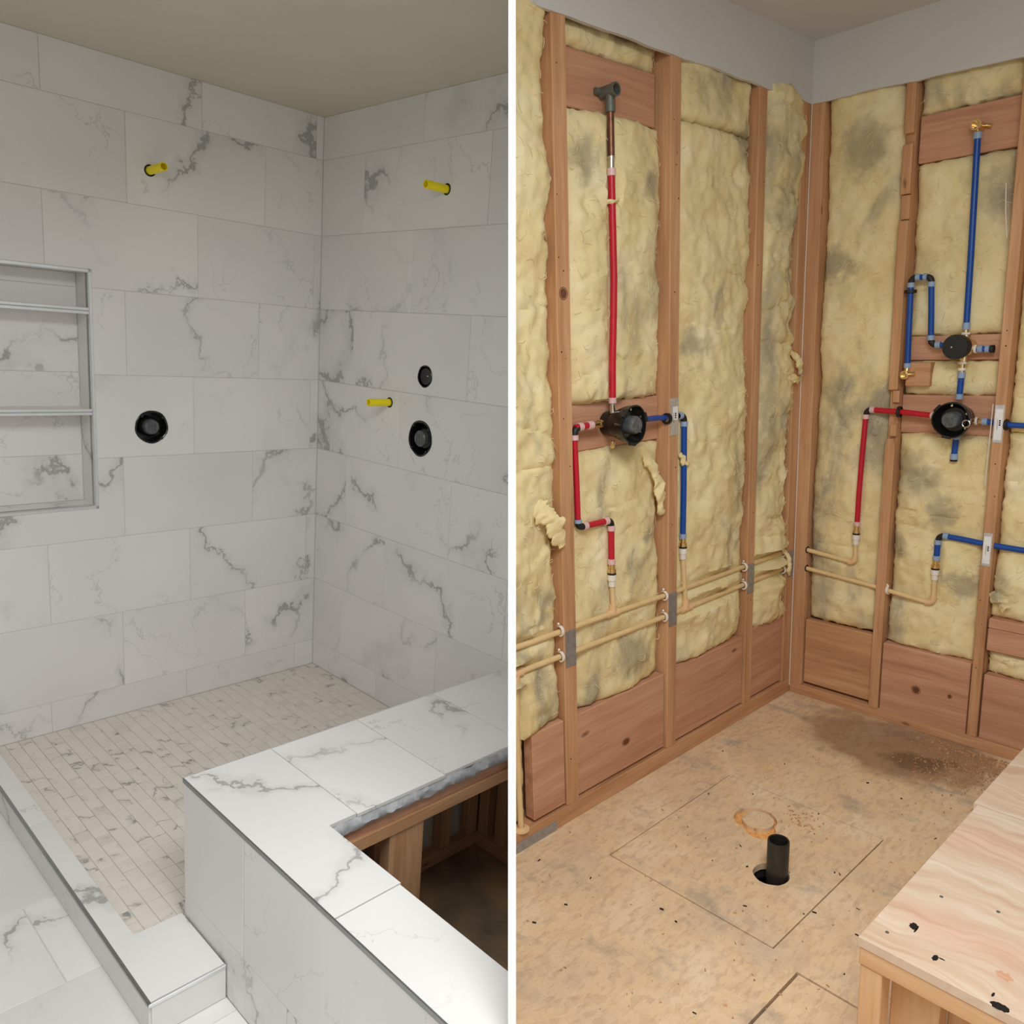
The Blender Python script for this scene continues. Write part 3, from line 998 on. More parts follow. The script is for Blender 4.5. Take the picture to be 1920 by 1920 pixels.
board('skirting_board', 'x', -1.530, -1.392, 0.068, 0.355, -0.045, -0.004, 'short end board low on the left wall, left of the first stud', 'red_y')
board('skirting_board', 'x', -1.326, -0.874, 0.066, 0.347, -0.05, -0.010, 'long reddish board low on the left wall under the red pipe bay', 'red_y')
board('skirting_board', 'x', -0.809, -0.367, 0.066, 0.347, -0.05, -0.008, 'reddish board low on the left wall under the blue pipe bay', 'red_y')
board('skirting_board', 'x', -0.304, -0.064, 0.066, 0.362, -0.05, -0.010, 'short reddish board low on the left wall beside the corner post', 'red_y')
board('skirting_board', 'y', 0.057, 0.343, 0.058, 0.338, -0.05, -0.012, 'darker board low on the right wall beside the corner post', 'fir_x')
board('skirting_board', 'y', 0.386, 0.702, 0.042, 0.322, -0.045, 0.0, 'knotty reddish board low on the middle of the right wall', 'red_x')
board('skirting_board', 'y', 0.745, 1.25, 0.042, 0.292, -0.05, -0.006, 'lowest board at the right end of the right wall', 'red_x')
board('blocking_board', 'y', 0.745, 1.25, 0.385, 0.468, -0.05, -0.004, 'upper small board at the right end of the right wall, above a strip of insulation', 'red_x')
board('blocking_board', 'y', 0.745, 1.25, 0.469, 0.505, -0.085, -0.004, 'narrow ledge strip topping the small board at the right end of the right wall', 'red_x')
board('header_block', 'x', -1.331, -0.890, 2.158, 2.312, -0.085, -0.045, 'wide header board behind the copper elbow high on the left wall', 'red_y')
board('header_block', 'y', 0.386, 0.705, 2.085, 2.24, -0.085, -0.040, 'wide header board behind the brass elbow high on the right wall', 'red_x')
board('valve_board', 'x', -1.331, -0.87, 1.182, 1.327, -0.085, -0.045, 'board behind the black valve on the left stud wall', 'red_y')
board('valve_board', 'y', 0.382, 0.704, 1.407, 1.492, -0.085, -0.045, 'pinkish board behind the small upper valve on the right stud wall', 'red_x')
board('valve_board', 'y', 0.382, 0.704, 1.142, 1.282, -0.085, -0.045, 'board behind the large lower valve on the right stud wall', 'red_x')
board('wood_block', 'y', 0.406, 0.490, 1.316, 1.400, -0.05, 0.0, 'small square wood block holding the brass elbow beside the notched stud', 'fir_x')


KN = [o for o in bpy.data.objects if o.name.startswith(('wall_stud', 'skirting_board'))]


def knot(owner, plane, u, z, ru, rz, w):
    t_ = build('knot', B().prism(plane, [(u + ru * math.cos(2 * math.pi * k / 18), z + rz * math.sin(2 * math.pi * k / 18) * (1 + 0.1 * math.sin(3 * k))) for k in range(18)], (), w, w + 0.0006), 'knot', owner)
    build('knot_ring', B().prism(plane, [(u + ru * 1.35 * math.cos(2 * math.pi * k / 18), z + rz * 1.3 * math.sin(2 * math.pi * k / 18)) for k in range(18)],
                                 [[(u + ru * 1.2 * math.cos(2 * math.pi * k / 18), z + rz * 1.16 * math.sin(2 * math.pi * k / 18)) for k in range(18)]], w, w + 0.0005), 'knot', t_)


def named(frag):
    return [o for o in KN if frag in o.get('label', '')][0]


knot(named('tall wall stud left'), 'x', -1.362, 1.645, 0.013, 0.014, 0.0)
knot(named('long reddish board'), 'x', -1.085, 0.165, 0.016, 0.010, -0.010)
knot(named('knotty reddish'), 'y', 0.520, 0.165, 0.013, 0.013, 0.0)
knot(named('knotty reddish'), 'y', 0.640, 0.175, 0.006, 0.007, 0.0)

# insulation
IG = 'yellow fibreglass insulation batts'


# where pipes and valves lie against the fibreglass they press it back: (u0, z0, u1, z1, width)
PRESS = {'x': [(-2.3, 0.65, 0, 0.633, 0.03), (-2.3, 0.569, 0, 0.561, 0.03), (-1.584, 0.5, -1.58, 0.05, 0.03), (-1.142, 1.3, -1.138, 2.2, 0.03),
               (-1.155, 0.65, -1.155, 0.96, 0.032), (-1.31, 0.956, -1.155, 0.956, 0.03), (-1.312, 0.95, -1.312, 1.3, 0.03),
               (-0.772, 1.26, -0.772, 0.72, 0.032), (-0.77, 0.72, -0.748, 0.56, 0.03), (-0.8, 1.256, -0.772, 1.256, 0.03), (-1.13, 1.20, -1.13, 1.26, 0.05)],
         'y': [(0.595, 1.4, 0.584, 2.17, 0.03), (0.405, 1.38, 0.405, 1.70, 0.03), (0.40, 1.697, 0.474, 1.697, 0.03), (0.474, 1.697, 0.481, 1.46, 0.03),
               (0.592, 1.04, 0.592, 1.40, 0.03), (0.268, 1.226, 0.254, 0.62, 0.03), (0.26, 1.226, 0.4, 1.222, 0.03), (0.05, 0.64, 0.255, 0.62, 0.028),
               (0.05, 0.561, 0.555, 0.515, 0.028), (0.554, 0.5, 0.556, 0.78, 0.03), (0.556, 0.778, 1.3, 0.755, 0.03), (0.74, 1.19, 1.3, 1.18, 0.03)]}


def pressed(plane, u, z, h):
    for (a, b_, c_, d_, wd) in PRESS[plane]:
        du, dz_ = c_ - a, d_ - b_
        t_ = max(0.0, min(1.0, ((u - a) * du + (z - b_) * dz_) / (du * du + dz_ * dz_)))
        ds = math.hypot(u - a - du * t_, z - b_ - dz_ * t_)
        if ds < wd:
            lim = -0.021 + 0.02 * (ds / wd) ** 2
            h = min(h, lim)
    return h


def batt(plane, u0, u1, z0, z1, label, bulge=0.02, base=-0.022, seed=1.0, tuck=0.03, rough_=1.0, parent=None, name='insulation_batt', step=0.0095, ragr=0.0):
    nu = max(3, int((u1 - u0) / step))
    nz_ = max(3, int((z1 - z0) / step))
    vs, fs = [], []
    for j in range(nz_ + 1):
        fz = j / nz_
        z = z0 + (z1 - z0) * fz
        for i in range(nu + 1):
            fu = i / nu
            u = u0 + (u1 - u0) * fu
            eu = min(fu, 1 - fu) * (u1 - u0)
            ez = min(fz, 1 - fz) * (z1 - z0)
            e = min(1.0, min(eu, ez) / 0.05)
            prof = math.sqrt(max(0.0, 1 - (1 - e) ** 2))
            q = Vector((u, z, seed))
            h = base + bulge * (math.sin(math.pi * fu) ** 0.6 if 0 < fu < 1 else 0) - tuck * (1 - prof)
            h += rough_ * 1.25 * (0.015 * noise.noise(q * 3.6) + 0.010 * noise.noise(q * 10.0 + Vector((3, 1, 2))) + 0.005 * noise.noise(q * 26) + 0.003 * noise.noise(q * 70))
            fold = noise.noise(Vector((u * 2.5, z * 7.0, seed + 9)))
            h -= rough_ * 0.007 * max(0.0, 1 - abs(fold) / 0.05) * max(0.0, min(1.0, 2.5 * noise.noise((u * 3, z * 3, seed + 4)) + 0.2))
            h = pressed(plane, u, z, h)
            uu = u
            if i in (0, nu):
                uu += (0.010 * noise.noise((z * 26, seed, i)) + 0.006 * noise.noise((z * 70, seed, i))) * (-1 if i else 1)
            if fu > 0.6 and ragr:
                uu += ragr * (fu - 0.6) / 0.4 * (noise.noise((z * 5.0, seed, 7.7)) + 0.6 * noise.noise((z * 17.0, seed, 3.7)) - 0.15)
            zz_ = z
            if j in (0, nz_):
                zz_ += 0.010 * noise.noise((u * 28, seed, j)) + 0.005 * noise.noise((u * 75, seed, j))
            vs.append(B.place(plane, uu, zz_, h))
    W = nu + 1
    for j in range(nz_):
        for i in range(nu):
            a = j * W + i
            fs.append((a, a + 1, a + W + 1, a + W))
    # closed back
    o_ = len(vs)
    for (u, z) in ((u0, z0), (u1, z0), (u1, z1), (u0, z1)):
        vs.append(B.place(plane, u, z, -0.088))
    fs.append((o_ + 3, o_ + 2, o_ + 1, o_))
    fs.append(tuple([i for i in range(nu + 1)][::-1]) + (o_, o_ + 1))
    fs.append(tuple([nz_ * W + i for i in range(nu + 1)]) + (o_ + 2, o_ + 3))
    fs.append(tuple([j * W for j in range(nz_ + 1)]) + (o_ + 3, o_))
    fs.append(tuple([j * W + nu for j in range(nz_ + 1)][::-1]) + (o_ + 1, o_ + 2))
    o = build(name, B().add(vs, fs), 'insul', parent, 'R', True)
    if parent is None:
        tag(o, label, 'insulation', IG)
    fr = random.Random(int(seed * 100))
    fb = B()
    for k in range(int(420 * (u1 - u0) * (z1 - z0)) + 10):
        i, j = fr.randint(2, max(2, nu - 2)), fr.randint(2, max(2, nz_ - 2))
        p = Vector(vs[min(j, nz_) * W + min(i, nu)])
        th = fr.uniform(0, 2 * math.pi)
        L_ = fr.uniform(0.012, 0.045)
        lift = fr.uniform(0.003, 0.009)
        bend = fr.uniform(-1.2, 1.2)
        pts = []
        for q in range(6):
            t_ = q / 5 - 0.5
            a_ = th + bend * t_
            off = Vector(B.place(plane, math.cos(a_) * L_ * t_, math.sin(a_) * L_ * t_, lift * (1 - 4 * t_ * t_) - 0.001))
            pts.append(p + off)
        if all(u0 < (x.y if plane == 'x' else x.x) < u1 and z0 < x.z < z1 for x in pts):
            fb.tube(pts, fr.uniform(0.0004, 0.0009), 3, False)
    if fb.v:
        fo = build('loose_fibre', fb, 'fibre', o, 'R')
        if fo:
            fo['kind'] = 'stuff'
    return o


batt('x', -2.2, -1.535, 0.058, 0.352, 'lowest insulation piece at the far left behind the tan drop pipe', 0.02, -0.03, 1.5)
batt('x', -2.2, -1.386, 0.352, 2.42, 'insulation batt at the far left of the stud wall beside the white board', 0.035, -0.02, 1.0, 0.03, 1.3)
batt('x', -1.333, -0.868, 2.312, 2.40, 'thin insulation strip above the header board on the left wall', 0.02, -0.05, 2.0)
batt('x', -1.333, -0.872, 1.327, 2.158, 'bulging insulation batt behind the long red pipe on the left wall', 0.028, -0.034, 3.0)
batt('x', -1.333, -0.872, 0.345, 1.182, 'insulation batt below the black valve on the left wall', 0.026, -0.036, 4.0)
batt('x', -0.815, -0.362, 2.195, 2.40, 'short top insulation piece between the two middle studs of the left wall', 0.02, -0.022, 5.0)
batt('x', -0.815, -0.362, 0.345, 2.195, 'tall insulation batt behind the blue pipe on the left wall', 0.03, -0.026, 6.0, 0.03, 1.2)
i3 = batt('x', -0.310, -0.050, 0.358, 2.40, 'torn narrow insulation batt spilling over the corner post', 0.036, -0.018, 7.0, 0.022, 1.5, ragr=0.075)
batt('y', 0.053, 0.347, 0.342, 2.40, 'tall stained insulation batt right of the corner post', 0.012, -0.030, 8.0)
batt('y', 0.380, 0.72, 2.24, 2.40, 'insulation strip above the header board on the right wall', 0.01, -0.045, 9.0)
batt('y', 0.380, 0.706, 1.492, 2.085, 'insulation batt behind the tall blue pipe on the right wall', 0.012, -0.045, 10.0)
batt('y', 0.380, 0.706, 1.282, 1.407, 'small insulation piece between the two valve boards of the right wall', 0.008, -0.045, 11.0)
batt('y', 0.380, 0.706, 0.318, 1.142, 'grey stained insulation batt below the large valve on the right wall', 0.02, -0.032, 12.0, 0.03, 1.2)
batt('y', 0.740, 1.25, 0.505, 1.16, 'ragged insulation piece above the small board at the right end', 0.02, -0.03, 13.0, 0.03, 1.3)
batt('y', 0.740, 1.25, 1.16, 2.40, 'insulation batt behind the right end stud', 0.02, -0.035, 14.0)
batt('y', 0.740, 1.25, 0.288, 0.386, 'insulation strip between the two boards at the right end', 0.01, -0.03, 15.0)


def flap(parent, pts, wdt, seed, name='torn_flap'):
    """crumpled sheet of loose fibreglass along a polyline of (point, width direction)"""
    vs, fs = [], []
    fine = []
    for i in range(len(pts) - 1):
        for k in range(3):
            fine.append((Vector(pts[i][0]).lerp(Vector(pts[i + 1][0]), k / 3), pts[i][1]))
    fine.append(pts[-1])
    pts = fine
    n_ = len(pts)
    m_ = 13
    for i, (p, dd) in enumerate(pts):
        p, dd = Vector(p), Vector(dd)
        tt_ = i / (n_ - 1)
        wid = wdt * (0.18 + 0.82 * math.sin(math.pi * (0.08 + 0.84 * tt_)) ** 0.7)
        for k in range(m_):
            s_ = (k / (m_ - 1) - 0.5)
            rg = 1.0 + 0.55 * noise.noise((tt_ * 7 + seed, 3.0 if s_ > 0 else 9.0, 0.5)) + 0.3 * noise.noise((tt_ * 23 + seed, 1.0 if s_ > 0 else 5.0, 0.5))
            q = p + dd * s_ * wid * rg
            nn = noise.noise_vector(q * 26 + Vector((seed, 0, 0))) * 0.010 + noise.noise_vector(q * 70 + Vector((0, seed, 0))) * 0.004
            curl = dd.cross(Vector((0.3, 0.2, 1))).normalized() * (abs(s_) ** 2) * wid * 0.8
            vs.append(q + nn - curl * 0.6)
    for i in range(n_ - 1):
        for k in range(m_ - 1):
            a = i * m_ + k
            fs.append((a, a + 1, a + m_ + 1, a + m_))
    vs2 = [Vector(v) + Vector((-0.006, 0.004, -0.004)) for v in vs]
    o_ = len(vs)
    b_ = B().add(vs, fs).add(vs2, [tuple(reversed(f)) for f in fs])
    rim = [i for i in range(m_)] + [i * m_ + m_ - 1 for i in range(1, n_)] + [(n_ - 1) * m_ + k for k in range(m_ - 2, -1, -1)] + [i * m_ for i in range(n_ - 2, 0, -1)]
    for a, c_ in zip(rim, rim[1:] + rim[:1]):
        b_.f.append((a, c_, c_ + o_, a + o_))
    return build(name, b_, 'insul', parent, 'R', True)


def curve(p0, p1, bow, n_, wd):
    out = []
    p0, p1, bow = Vector(p0), Vector(p1), Vector(bow)
    for i in range(n_ + 1):
        t_ = i / n_
        out.append((p0.lerp(p1, t_) + bow * math.sin(math.pi * t_), wd))
    return out


flap(i3, curve((0.0, -0.17, 1.375), (0.018, -0.028, 1.345), (0.022, 0.0, -0.012), 16, (0.3, 0.1, 0.9)), 0.034, 2)
flap(i3, curve((0.0, -0.10, 1.46), (0.020, -0.040, 1.365), (0.014, 0.012, 0.0), 14, (0.35, 0.8, 0.2)), 0.030, 1)
flap(i3, curve((0.002, -0.09, 0.66), (0.014, -0.055, 0.54), (0.012, 0.0, 0.0), 10, (0.2, 0.8, 0.4)), 0.026, 5)

IB = {o['label']: o for o in bpy.data.objects if o.name.startswith('insulation_batt')}


def batt_of(frag):
    return [o for k, o in IB.items() if frag in k][0]


flap(batt_of('long red pipe'), curve((-0.012, -1.185, 1.905), (-0.004, -1.105, 1.925), (0.014, 0.0, -0.004), 10, (0.2, 0.3, 0.8)), 0.016, 11, 'loose_tuft')
flap(batt_of('beside the white board'), curve((-0.004, -1.50, 1.06), (0.012, -1.395, 0.93), (0.022, 0.0, 0.01), 14, (0.25, 0.7, 0.6)), 0.075, 12, 'loose_tuft')
flap(batt_of('below the black valve'), curve((-0.02, -0.99, 1.17), (-0.006, -0.89, 0.93), (0.014, 0.02, 0.0), 16, (0.2, 0.9, 0.25)), 0.05, 13, 'loose_tuft')
flap(batt_of('behind the blue pipe'), curve((-0.008, -0.80, 1.13), (0.004, -0.755, 1.085), (0.008, 0.0, -0.006), 8, (0.2, 0.5, 0.7)), 0.022, 14, 'loose_tuft')
flap(batt_of('above the small board at the right end'), curve((0.745, 0.0, 0.60), (0.80, -0.012, 0.55), (0.0, -0.012, 0.01), 8, (0.5, 0.0, 0.8)), 0.05, 15, 'loose_tuft')
nr = random.Random(3)
for o in [q for q in KN if q.name.startswith('wall_stud') and q.type == 'MESH']:
    xs_ = [v.co.y for v in o.data.vertices]
    pl = 'x' if max(xs_) < 0.01 else 'y'
    us = [v.co.y if pl == 'x' else v.co.x for v in o.data.vertices]
    for k in range(9):
        u_, z_ = nr.uniform(min(us) + 0.008, max(us) - 0.008), nr.uniform(0.15, 2.25)
        build('nail_hole', B().prism(pl, circle(u_, z_, nr.uniform(0.0014, 0.0026), 8), (), 0.0, 0.0004), 'hole_dark', o)

# drywall above and ceiling
low = rag(-2.2, 0.0, 2.360, 0.006, 60, 3.3)
bb = B().prism('x', low + [(0.0, ZR), (-2.2, ZR)], (), -0.008, 0.005)
tag(build('wall_left.001', bb, 'paintR'), 'remaining painted drywall strip above the left stud wall', 'wall', kind='structure')
low = [(u, v - 0.03 * u) for u, v in rag(-0.003, 1.3, 2.360, 0.005, 44, 8.3)]
bb = B().prism('y', low + [(1.3, ZR), (-0.003, ZR)], (), -0.008, 0.005)
tag(build('wall_right.001', bb, 'paintR'), 'remaining painted drywall strip above the right stud wall', 'wall', kind='structure')
tag(build('ceiling.001', B().box(-0.1, 3.3, -3.6, 0.1, ZR, ZR + 0.03), 'paintR'), 'plain painted ceiling above the bare stud room', 'ceiling', kind='structure')
tag(build('wall_back.001', B().box(-0.11, -0.092, -2.2, 0.09, -0.02, ZR), 'red_z'), 'dark sheathing behind the left stud wall and its insulation', 'wall', kind='structure')
tag(build('wall_back.002', B().box(-0.11, 1.35, 0.092, 0.11, -0.02, ZR), 'red_z'), 'dark sheathing behind the right stud wall and its insulation', 'wall', kind='structure')

# ------------------------------------------------------------------ plumbing
RP = 0.0095
RC = 0.0088


class Run:
    """a plumbing run on one wall plane: points are (u, z, w)"""

    def __init__(s, name, label, cat, plane, base, group):
        s.p = plane
        s.t = thing(name, label, cat, 'R', B.place(plane, *base), group)

    def P(s, u, z, w=-0.008):
        return Vector(B.place(s.p, u, z, w))

    def pipe(s, pts, mat, r=RP, name='pipe'):
        pts = [s.P(*q) for q in pts]
        # resample with a little sway so that long runs are not ruler straight
        return build(name, B().tube(pts, r, 14), mat, s.t, 'R', True)

    def ring(s, q, d, mat='ring_pink', r=0.0125, L=0.018, name='crimp_ring'):
        c = s.P(*q)
        d = s.dirv(d)
        return build(name, B().lathe(c, d, [(r * 0.8, -L / 2), (r, -L / 2 + 0.001), (r, L / 2 - 0.001), (r * 0.8, L / 2)], 18), mat, s.t, 'R', True)

    def dirv(s, d):
        return {'u': Vector(B.place(s.p, 1, 0, 0)), 'z': Vector((0, 0, 1)), 'w': dir_of(s.p)}[d]

    def elbow(s, q, d1, d2, L=0.022, r=0.0105, mat='black_matte'):
        """quarter bend at q, arms towards d1 and d2 (offset tuples in u,z)"""
        c = s.P(*q)
        a = s.P(q[0] + d1[0] * L, q[1] + d1[1] * L, q[2] if len(q) > 2 else -0.008)
        b = s.P(q[0] + d2[0] * L, q[1] + d2[1] * L, q[2] if len(q) > 2 else -0.008)
        pts = []
        for i in range(7):
            t_ = i / 6
            pts.append(a * (1 - t_) ** 2 + c * 2 * t_ * (1 - t_) + b * t_ ** 2)
        return build('elbow', B().tube(pts, r, 14), mat, s.t, 'R', True)

    def adapter(s, u, z0, z1):
        """brass to plastic transition fitting, brass end at z1"""
        c = s.P(u, z0)
        H = z1 - z0
        o = build('plastic_adapter', B().lathe(c, (0, 0, 1), [(0.0105, 0), (0.0115, 0.001), (0.0115, H * 0.25), (0.0145, H * 0.27), (0.0145, H * 0.52), (0.0001, H * 0.52)], 18), 'white_pl', s.t, 'R', True)
        build('gasket', B().lathe(c, (0, 0, 1), [(0.010, H * 0.52), (0.0142, H * 0.525), (0.0142, H * 0.60), (0.010, H * 0.605)], 18), 'black_matte', s.t, 'R', True)
        build('brass_nipple', B().lathe(c, (0, 0, 1), [(0.010, H * 0.60), (0.0140, H * 0.605), (0.0140, H * 0.78), (0.0105, H * 0.80), (0.0105, H), (0.0001, H)], 18), 'brass', s.t, 'R', True)
        return o


PG = 'water pipes on the stud walls'
# left wall: shower riser
R = Run('shower_riser', 'long red pipe rising from the left valve to a grey elbow', 'pipe', 'x', (-1.142, 1.31, -0.008), PG)
R.pipe([(-1.144, 1.33), (-1.143, 1.45), (-1.137, 1.58), (-1.134, 1.70), (-1.137, 1.82), (-1.142, 1.99)], 'pex_red', 0.0105)
R.ring((-1.144, 1.330), 'z')
R.ring((-1.142, 1.993), 'z', L=0.022, r=0.0135)
R.pipe([(-1.142, 2.0), (-1.142, 2.035)], 'chrome', 0.0095, 'nickel_coupling')
R.ring((-1.142, 2.032), 'z', 'chrome', 0.0115, 0.010)
R.pipe([(-1.144, 1.29), (-1.144, 1.322)], 'chrome', 0.0085, 'nickel_nipple')
R.pipe([(-1.142, 2.035), (-1.145, 2.20)], 'copper', 0.0105, 'copper_pipe')
R.pipe([(-1.1445, 2.155), (-1.145, 2.20)], 'pewter', 0.0145, 'elbow_socket')
build('elbow_outlet', B().lathe(R.P(-1.145, 2.212, -0.03), (1, 0, 0), [(0.0001, -0.01), (0.017, -0.01), (0.018, 0.035), (0.0195, 0.036), (0.0195, 0.046), (0.0145, 0.046), (0.013, 0.02), (0.0001, 0.02)], 22), 'pewter', R.t, 'R', True)
build('mounting_ear', B().tube([R.P(-1.176, 2.214, -0.038), R.P(-1.145, 2.212, -0.036), R.P(-1.116, 2.214, -0.038)], 0.010, 10), 'pewter', R.t, 'R', True)


def rough_valve(plane, u, z, r, w0, w1, label, notch=0.0, lever=False):
    d = dir_of(plane)
    c = wall_pt(plane, u, z)
    s_ = Vector(B.place(plane, 1, 0, 0))
    t = thing('rough_in_valve', label, 'valve', 'R', wall_pt(plane, u, z, -0.045), 'rough-in valves on the stud walls')
    build('valve_body', B().lathe(c, d, [(0.0001, -0.043), (r * 0.62, -0.043), (r * 0.66, -0.01), (r * 0.72, w0), (r * 0.5, w0 + 0.001), (0.0001, w0 + 0.001)], 30), 'black', t, 'R', True)

    def arc(th):
        k = 0.97 + 0.03 * math.cos(3 * th)
        return k
    build('plaster_guard', B().lathe(c, d, [(r * 0.70, -0.005), (r * 0.92, w0 - 0.008), (r, w1 - 0.004), (r, w1), (r * 0.92, w1 + 0.001), (r * 0.86, w1 - 0.012), (r * 0.6, w0 - 0.004)], 40, arc), 'black', t, 'R', True)
    for k in range(3):
        tb = B()
        th = 0.35 + k * 2 * math.pi / 3
        a0 = (s_ * math.cos(th) + Vector((0, 0, 1)) * math.sin(th))
        p0 = c + a0 * r * 0.94 + d * w1
        tg_ = a0.cross(d)
        tb.tube([p0 - tg_ * 0.014, p0 + tg_ * 0.014], 0.0055, 8)
        build('guard_tab', tb, 'black_matte', t, 'R')
    cpo = build('test_cap', B().lathe(c, d, [(r * 0.46, w0), (r * 0.45, w1 + 0.006), (r * 0.38, w1 + 0.012), (0.0001, w1 + 0.012)], 26), 'smoke', t, 'R', True)
    for q in (-0.2, 0.18):
        rb = B()
        p0 = c + s_ * (q * r) + d * (w1 + 0.012)
        rb.tube([p0 - Vector((0, 0, 1)) * r * 0.24, p0 + Vector((0, 0, 1)) * r * 0.24], 0.0026, 6)
        build('cap_rib', rb, 'smoke', cpo, 'R')
    for (du, dzz) in ((0.72, 0.35), (0.70, -0.42), (-0.05, 0.76)):
        sc_ = B().lathe(c + s_ * du * r + Vector((0, 0, 1)) * dzz * r + d * (w1 - 0.012), d, [(0.004, -0.004), (0.004, 0.002), (0.0001, 0.003)], 10)
        build('screw', sc_, 'chrome', t, 'R', True)
    return t


v1_ = rough_valve('x', -1.130, 1.257, 0.062, 0.040, 0.066, 'black rough-in valve with smoky cap on the left stud wall')
build('drain_plug', B().lathe((-0.004, -1.150, 1.205), (0, 0, -1), [(0.008, 0), (0.0085, 0.012), (0.006, 0.022), (0.0001, 0.022)], 14), 'brass', v1_, 'R', True)

R = Run('hot_branch', 'red pipe stepping down beside the first stud of the left wall to a tan pipe', 'pipe', 'x', (-1.155, 0.65, -0.008), PG)
R.pipe([(-1.205, 1.264), (-1.24, 1.263)], 'brass', 0.0095, 'brass_nipple')
R.ring((-1.204, 1.264), 'u', 'brass', 0.0125, 0.012)
R.pipe([(-1.236, 1.263), (-1.315, 1.261)], 'pex_red')
R.ring((-1.249, 1.263), 'u', L=0.022)
R.ring((-1.293, 1.262), 'u', L=0.018)
R.elbow((-1.318, 1.258), (0.8, 0.05), (0.02, -1.0), 0.02)
R.ring((-1.318, 1.232), 'z', L=0.016)
R.pipe([(-1.318, 1.236), (-1.312, 1.10), (-1.309, 0.975)], 'pex_red', 0.009)
R.ring((-1.309, 0.976), 'z', L=0.012, mat='ring_blue')
R.elbow((-1.309, 0.956), (0, 0.8), (1, 0), 0.024)
R.ring((-1.278, 0.956), 'u')
R.pipe([(-1.282, 0.956), (-1.172, 0.955)], 'pex_red')
R.ring((-1.180, 0.955), 'u')
R.elbow((-1.155, 0.955), (-1, 0), (0, -1), 0.022)
R.ring((-1.155, 0.928), 'z')
R.pipe([(-1.155, 0.935), (-1.155, 0.815)], 'pex_red', 0.0098)
R.ring((-1.155, 0.818), 'z')
R.adapter(-1.154, 0.735, 0.812)
R.pipe([(-1.154, 0.74), (-1.147, 0.665)], 'cpvc', RC, 'tan_riser')

R = Run('hot_supply', 'upper tan pipe running across the left stud wall', 'pipe', 'x', (-1.2, 0.64, -0.012), PG)
R.pipe([(-2.2, 0.650, -0.012), (-1.6, 0.646, -0.012), (-1.16, 0.642, -0.012), (-0.85, 0.636, -0.012), (-0.02, 0.633, -0.014)], 'cpvc', RC)
build('tee', B().tube([R.P(-1.175, 0.643, -0.012), R.P(-1.120, 0.642, -0.012)], 0.0125, 14).tube([R.P(-1.147, 0.642, -0.012), R.P(-1.147, 0.672, -0.010)], 0.0125, 14), 'cpvc_fit', R.t, 'R', True)
R = Run('cold_supply', 'lower tan pipe running across the left stud wall', 'pipe', 'x', (-1.2, 0.56, -0.012), PG)
R.pipe([(-2.2, 0.570, -0.012), (-1.6, 0.567, -0.012), (-1.2, 0.562, -0.012), (-0.85, 0.559, -0.012), (-0.02, 0.562, -0.014)], 'cpvc', RC)
build('tee', B().tube([R.P(-0.775, 0.558, -0.012), R.P(-0.715, 0.559, -0.012)], 0.0125, 14).tube([R.P(-0.748, 0.559, -0.012), R.P(-0.748, 0.592, -0.012)], 0.0125, 14), 'cpvc_fit', R.t, 'R', True)
build('tee', B().tube([R.P(-1.62, 0.567, -0.012), R.P(-1.555, 0.567, -0.012)], 0.0135, 14).tube([R.P(-1.582, 0.567, -0.012), R.P(-1.582, 0.53, -0.012)], 0.0135, 14), 'cpvc_fit', R.t, 'R', True)
R.pipe([(-1.582, 0.54, -0.012), (-1.584, 0.25, -0.012), (-1.580, 0.062, -0.012)], 'cpvc', RC, 'drop_pipe')
build('flange', B().lathe(R.P(-1.580, 0.059, -0.012), (0, 0, 1), [(0.0001, 0), (0.026, 0), (0.026, 0.004), (0.010, 0.007), (0.010, 0.012)], 18), 'cpvc_fit', R.t, 'R', True)

R = Run('cold_branch', 'blue pipe looping from the left valve past the middle stud down to a tan pipe', 'pipe', 'x', (-0.772, 0.6, -0.008), PG)
R.pipe([(-1.07, 1.262, 0.02), (-1.03, 1.262, 0.01), (-0.99, 1.260, 0.0), (-0.93, 1.259, -0.006), (-0.875, 1.255, -0.010)], 'pex_blue')
R.ring((-1.015, 1.262, 0.006), 'u', 'ring_pink')
R.elbow((-0.772, 1.256), (-1, 0), (0, -1), 0.024)
R.ring((-0.797, 1.256), 'u', 'ring_blue')
R.ring((-0.772, 1.226), 'z', 'ring_blue')
R.pipe([(-0.772, 1.232), (-0.771, 1.0), (-0.773, 0.83)], 'pex_blue', 0.0102)
R.ring((-0.773, 0.832), 'z', 'ring_blue')
R.adapter(-0.772, 0.748, 0.826)
R.pipe([(-0.772, 0.755, -0.008), (-0.760, 0.66, -0.010), (-0.749, 0.585, -0.012)], 'cpvc', RC, 'tan_riser')
sb = B().lathe(R.P(-0.868, 1.252, -0.006), (0, -1, 0), [(0.019, -0.002), (0.019, 0.008), (0.011, 0.008)], 16)
build('grommet', sb, 'black_matte', R.t, 'R', True)


# pipe straps at the studs
def strap(plane, u, z, label, side=-1):
    s_ = Vector(B.place(plane, 1, 0, 0))
    c = wall_pt(plane, u, z, -0.012)
    b_ = B()
    for q in (0, 1):
        th = [math.pi * k / 8 + (0.3 if q else -0.3) for k in range(9)]
        b_.tube([c + Vector((0, 0, 1)) * 0.016 * math.cos(a) + dir_of(plane) * (0.016 * math.sin(a)) + s_ * (0.004 * (q - 0.5)) for a in th], 0.0032, 6)
    p1 = c + Vector((0, 0, 1)) * 0.016
    b_.tube([p1, p1 + Vector((0, 0, 0.012)) + s_ * side * 0.012 + dir_of(plane) * 0.008], 0.0035, 6)
    return tag(build('pipe_strap', b_, 'white_pl', None, 'R', True), label, 'strap', 'white plastic pipe straps')


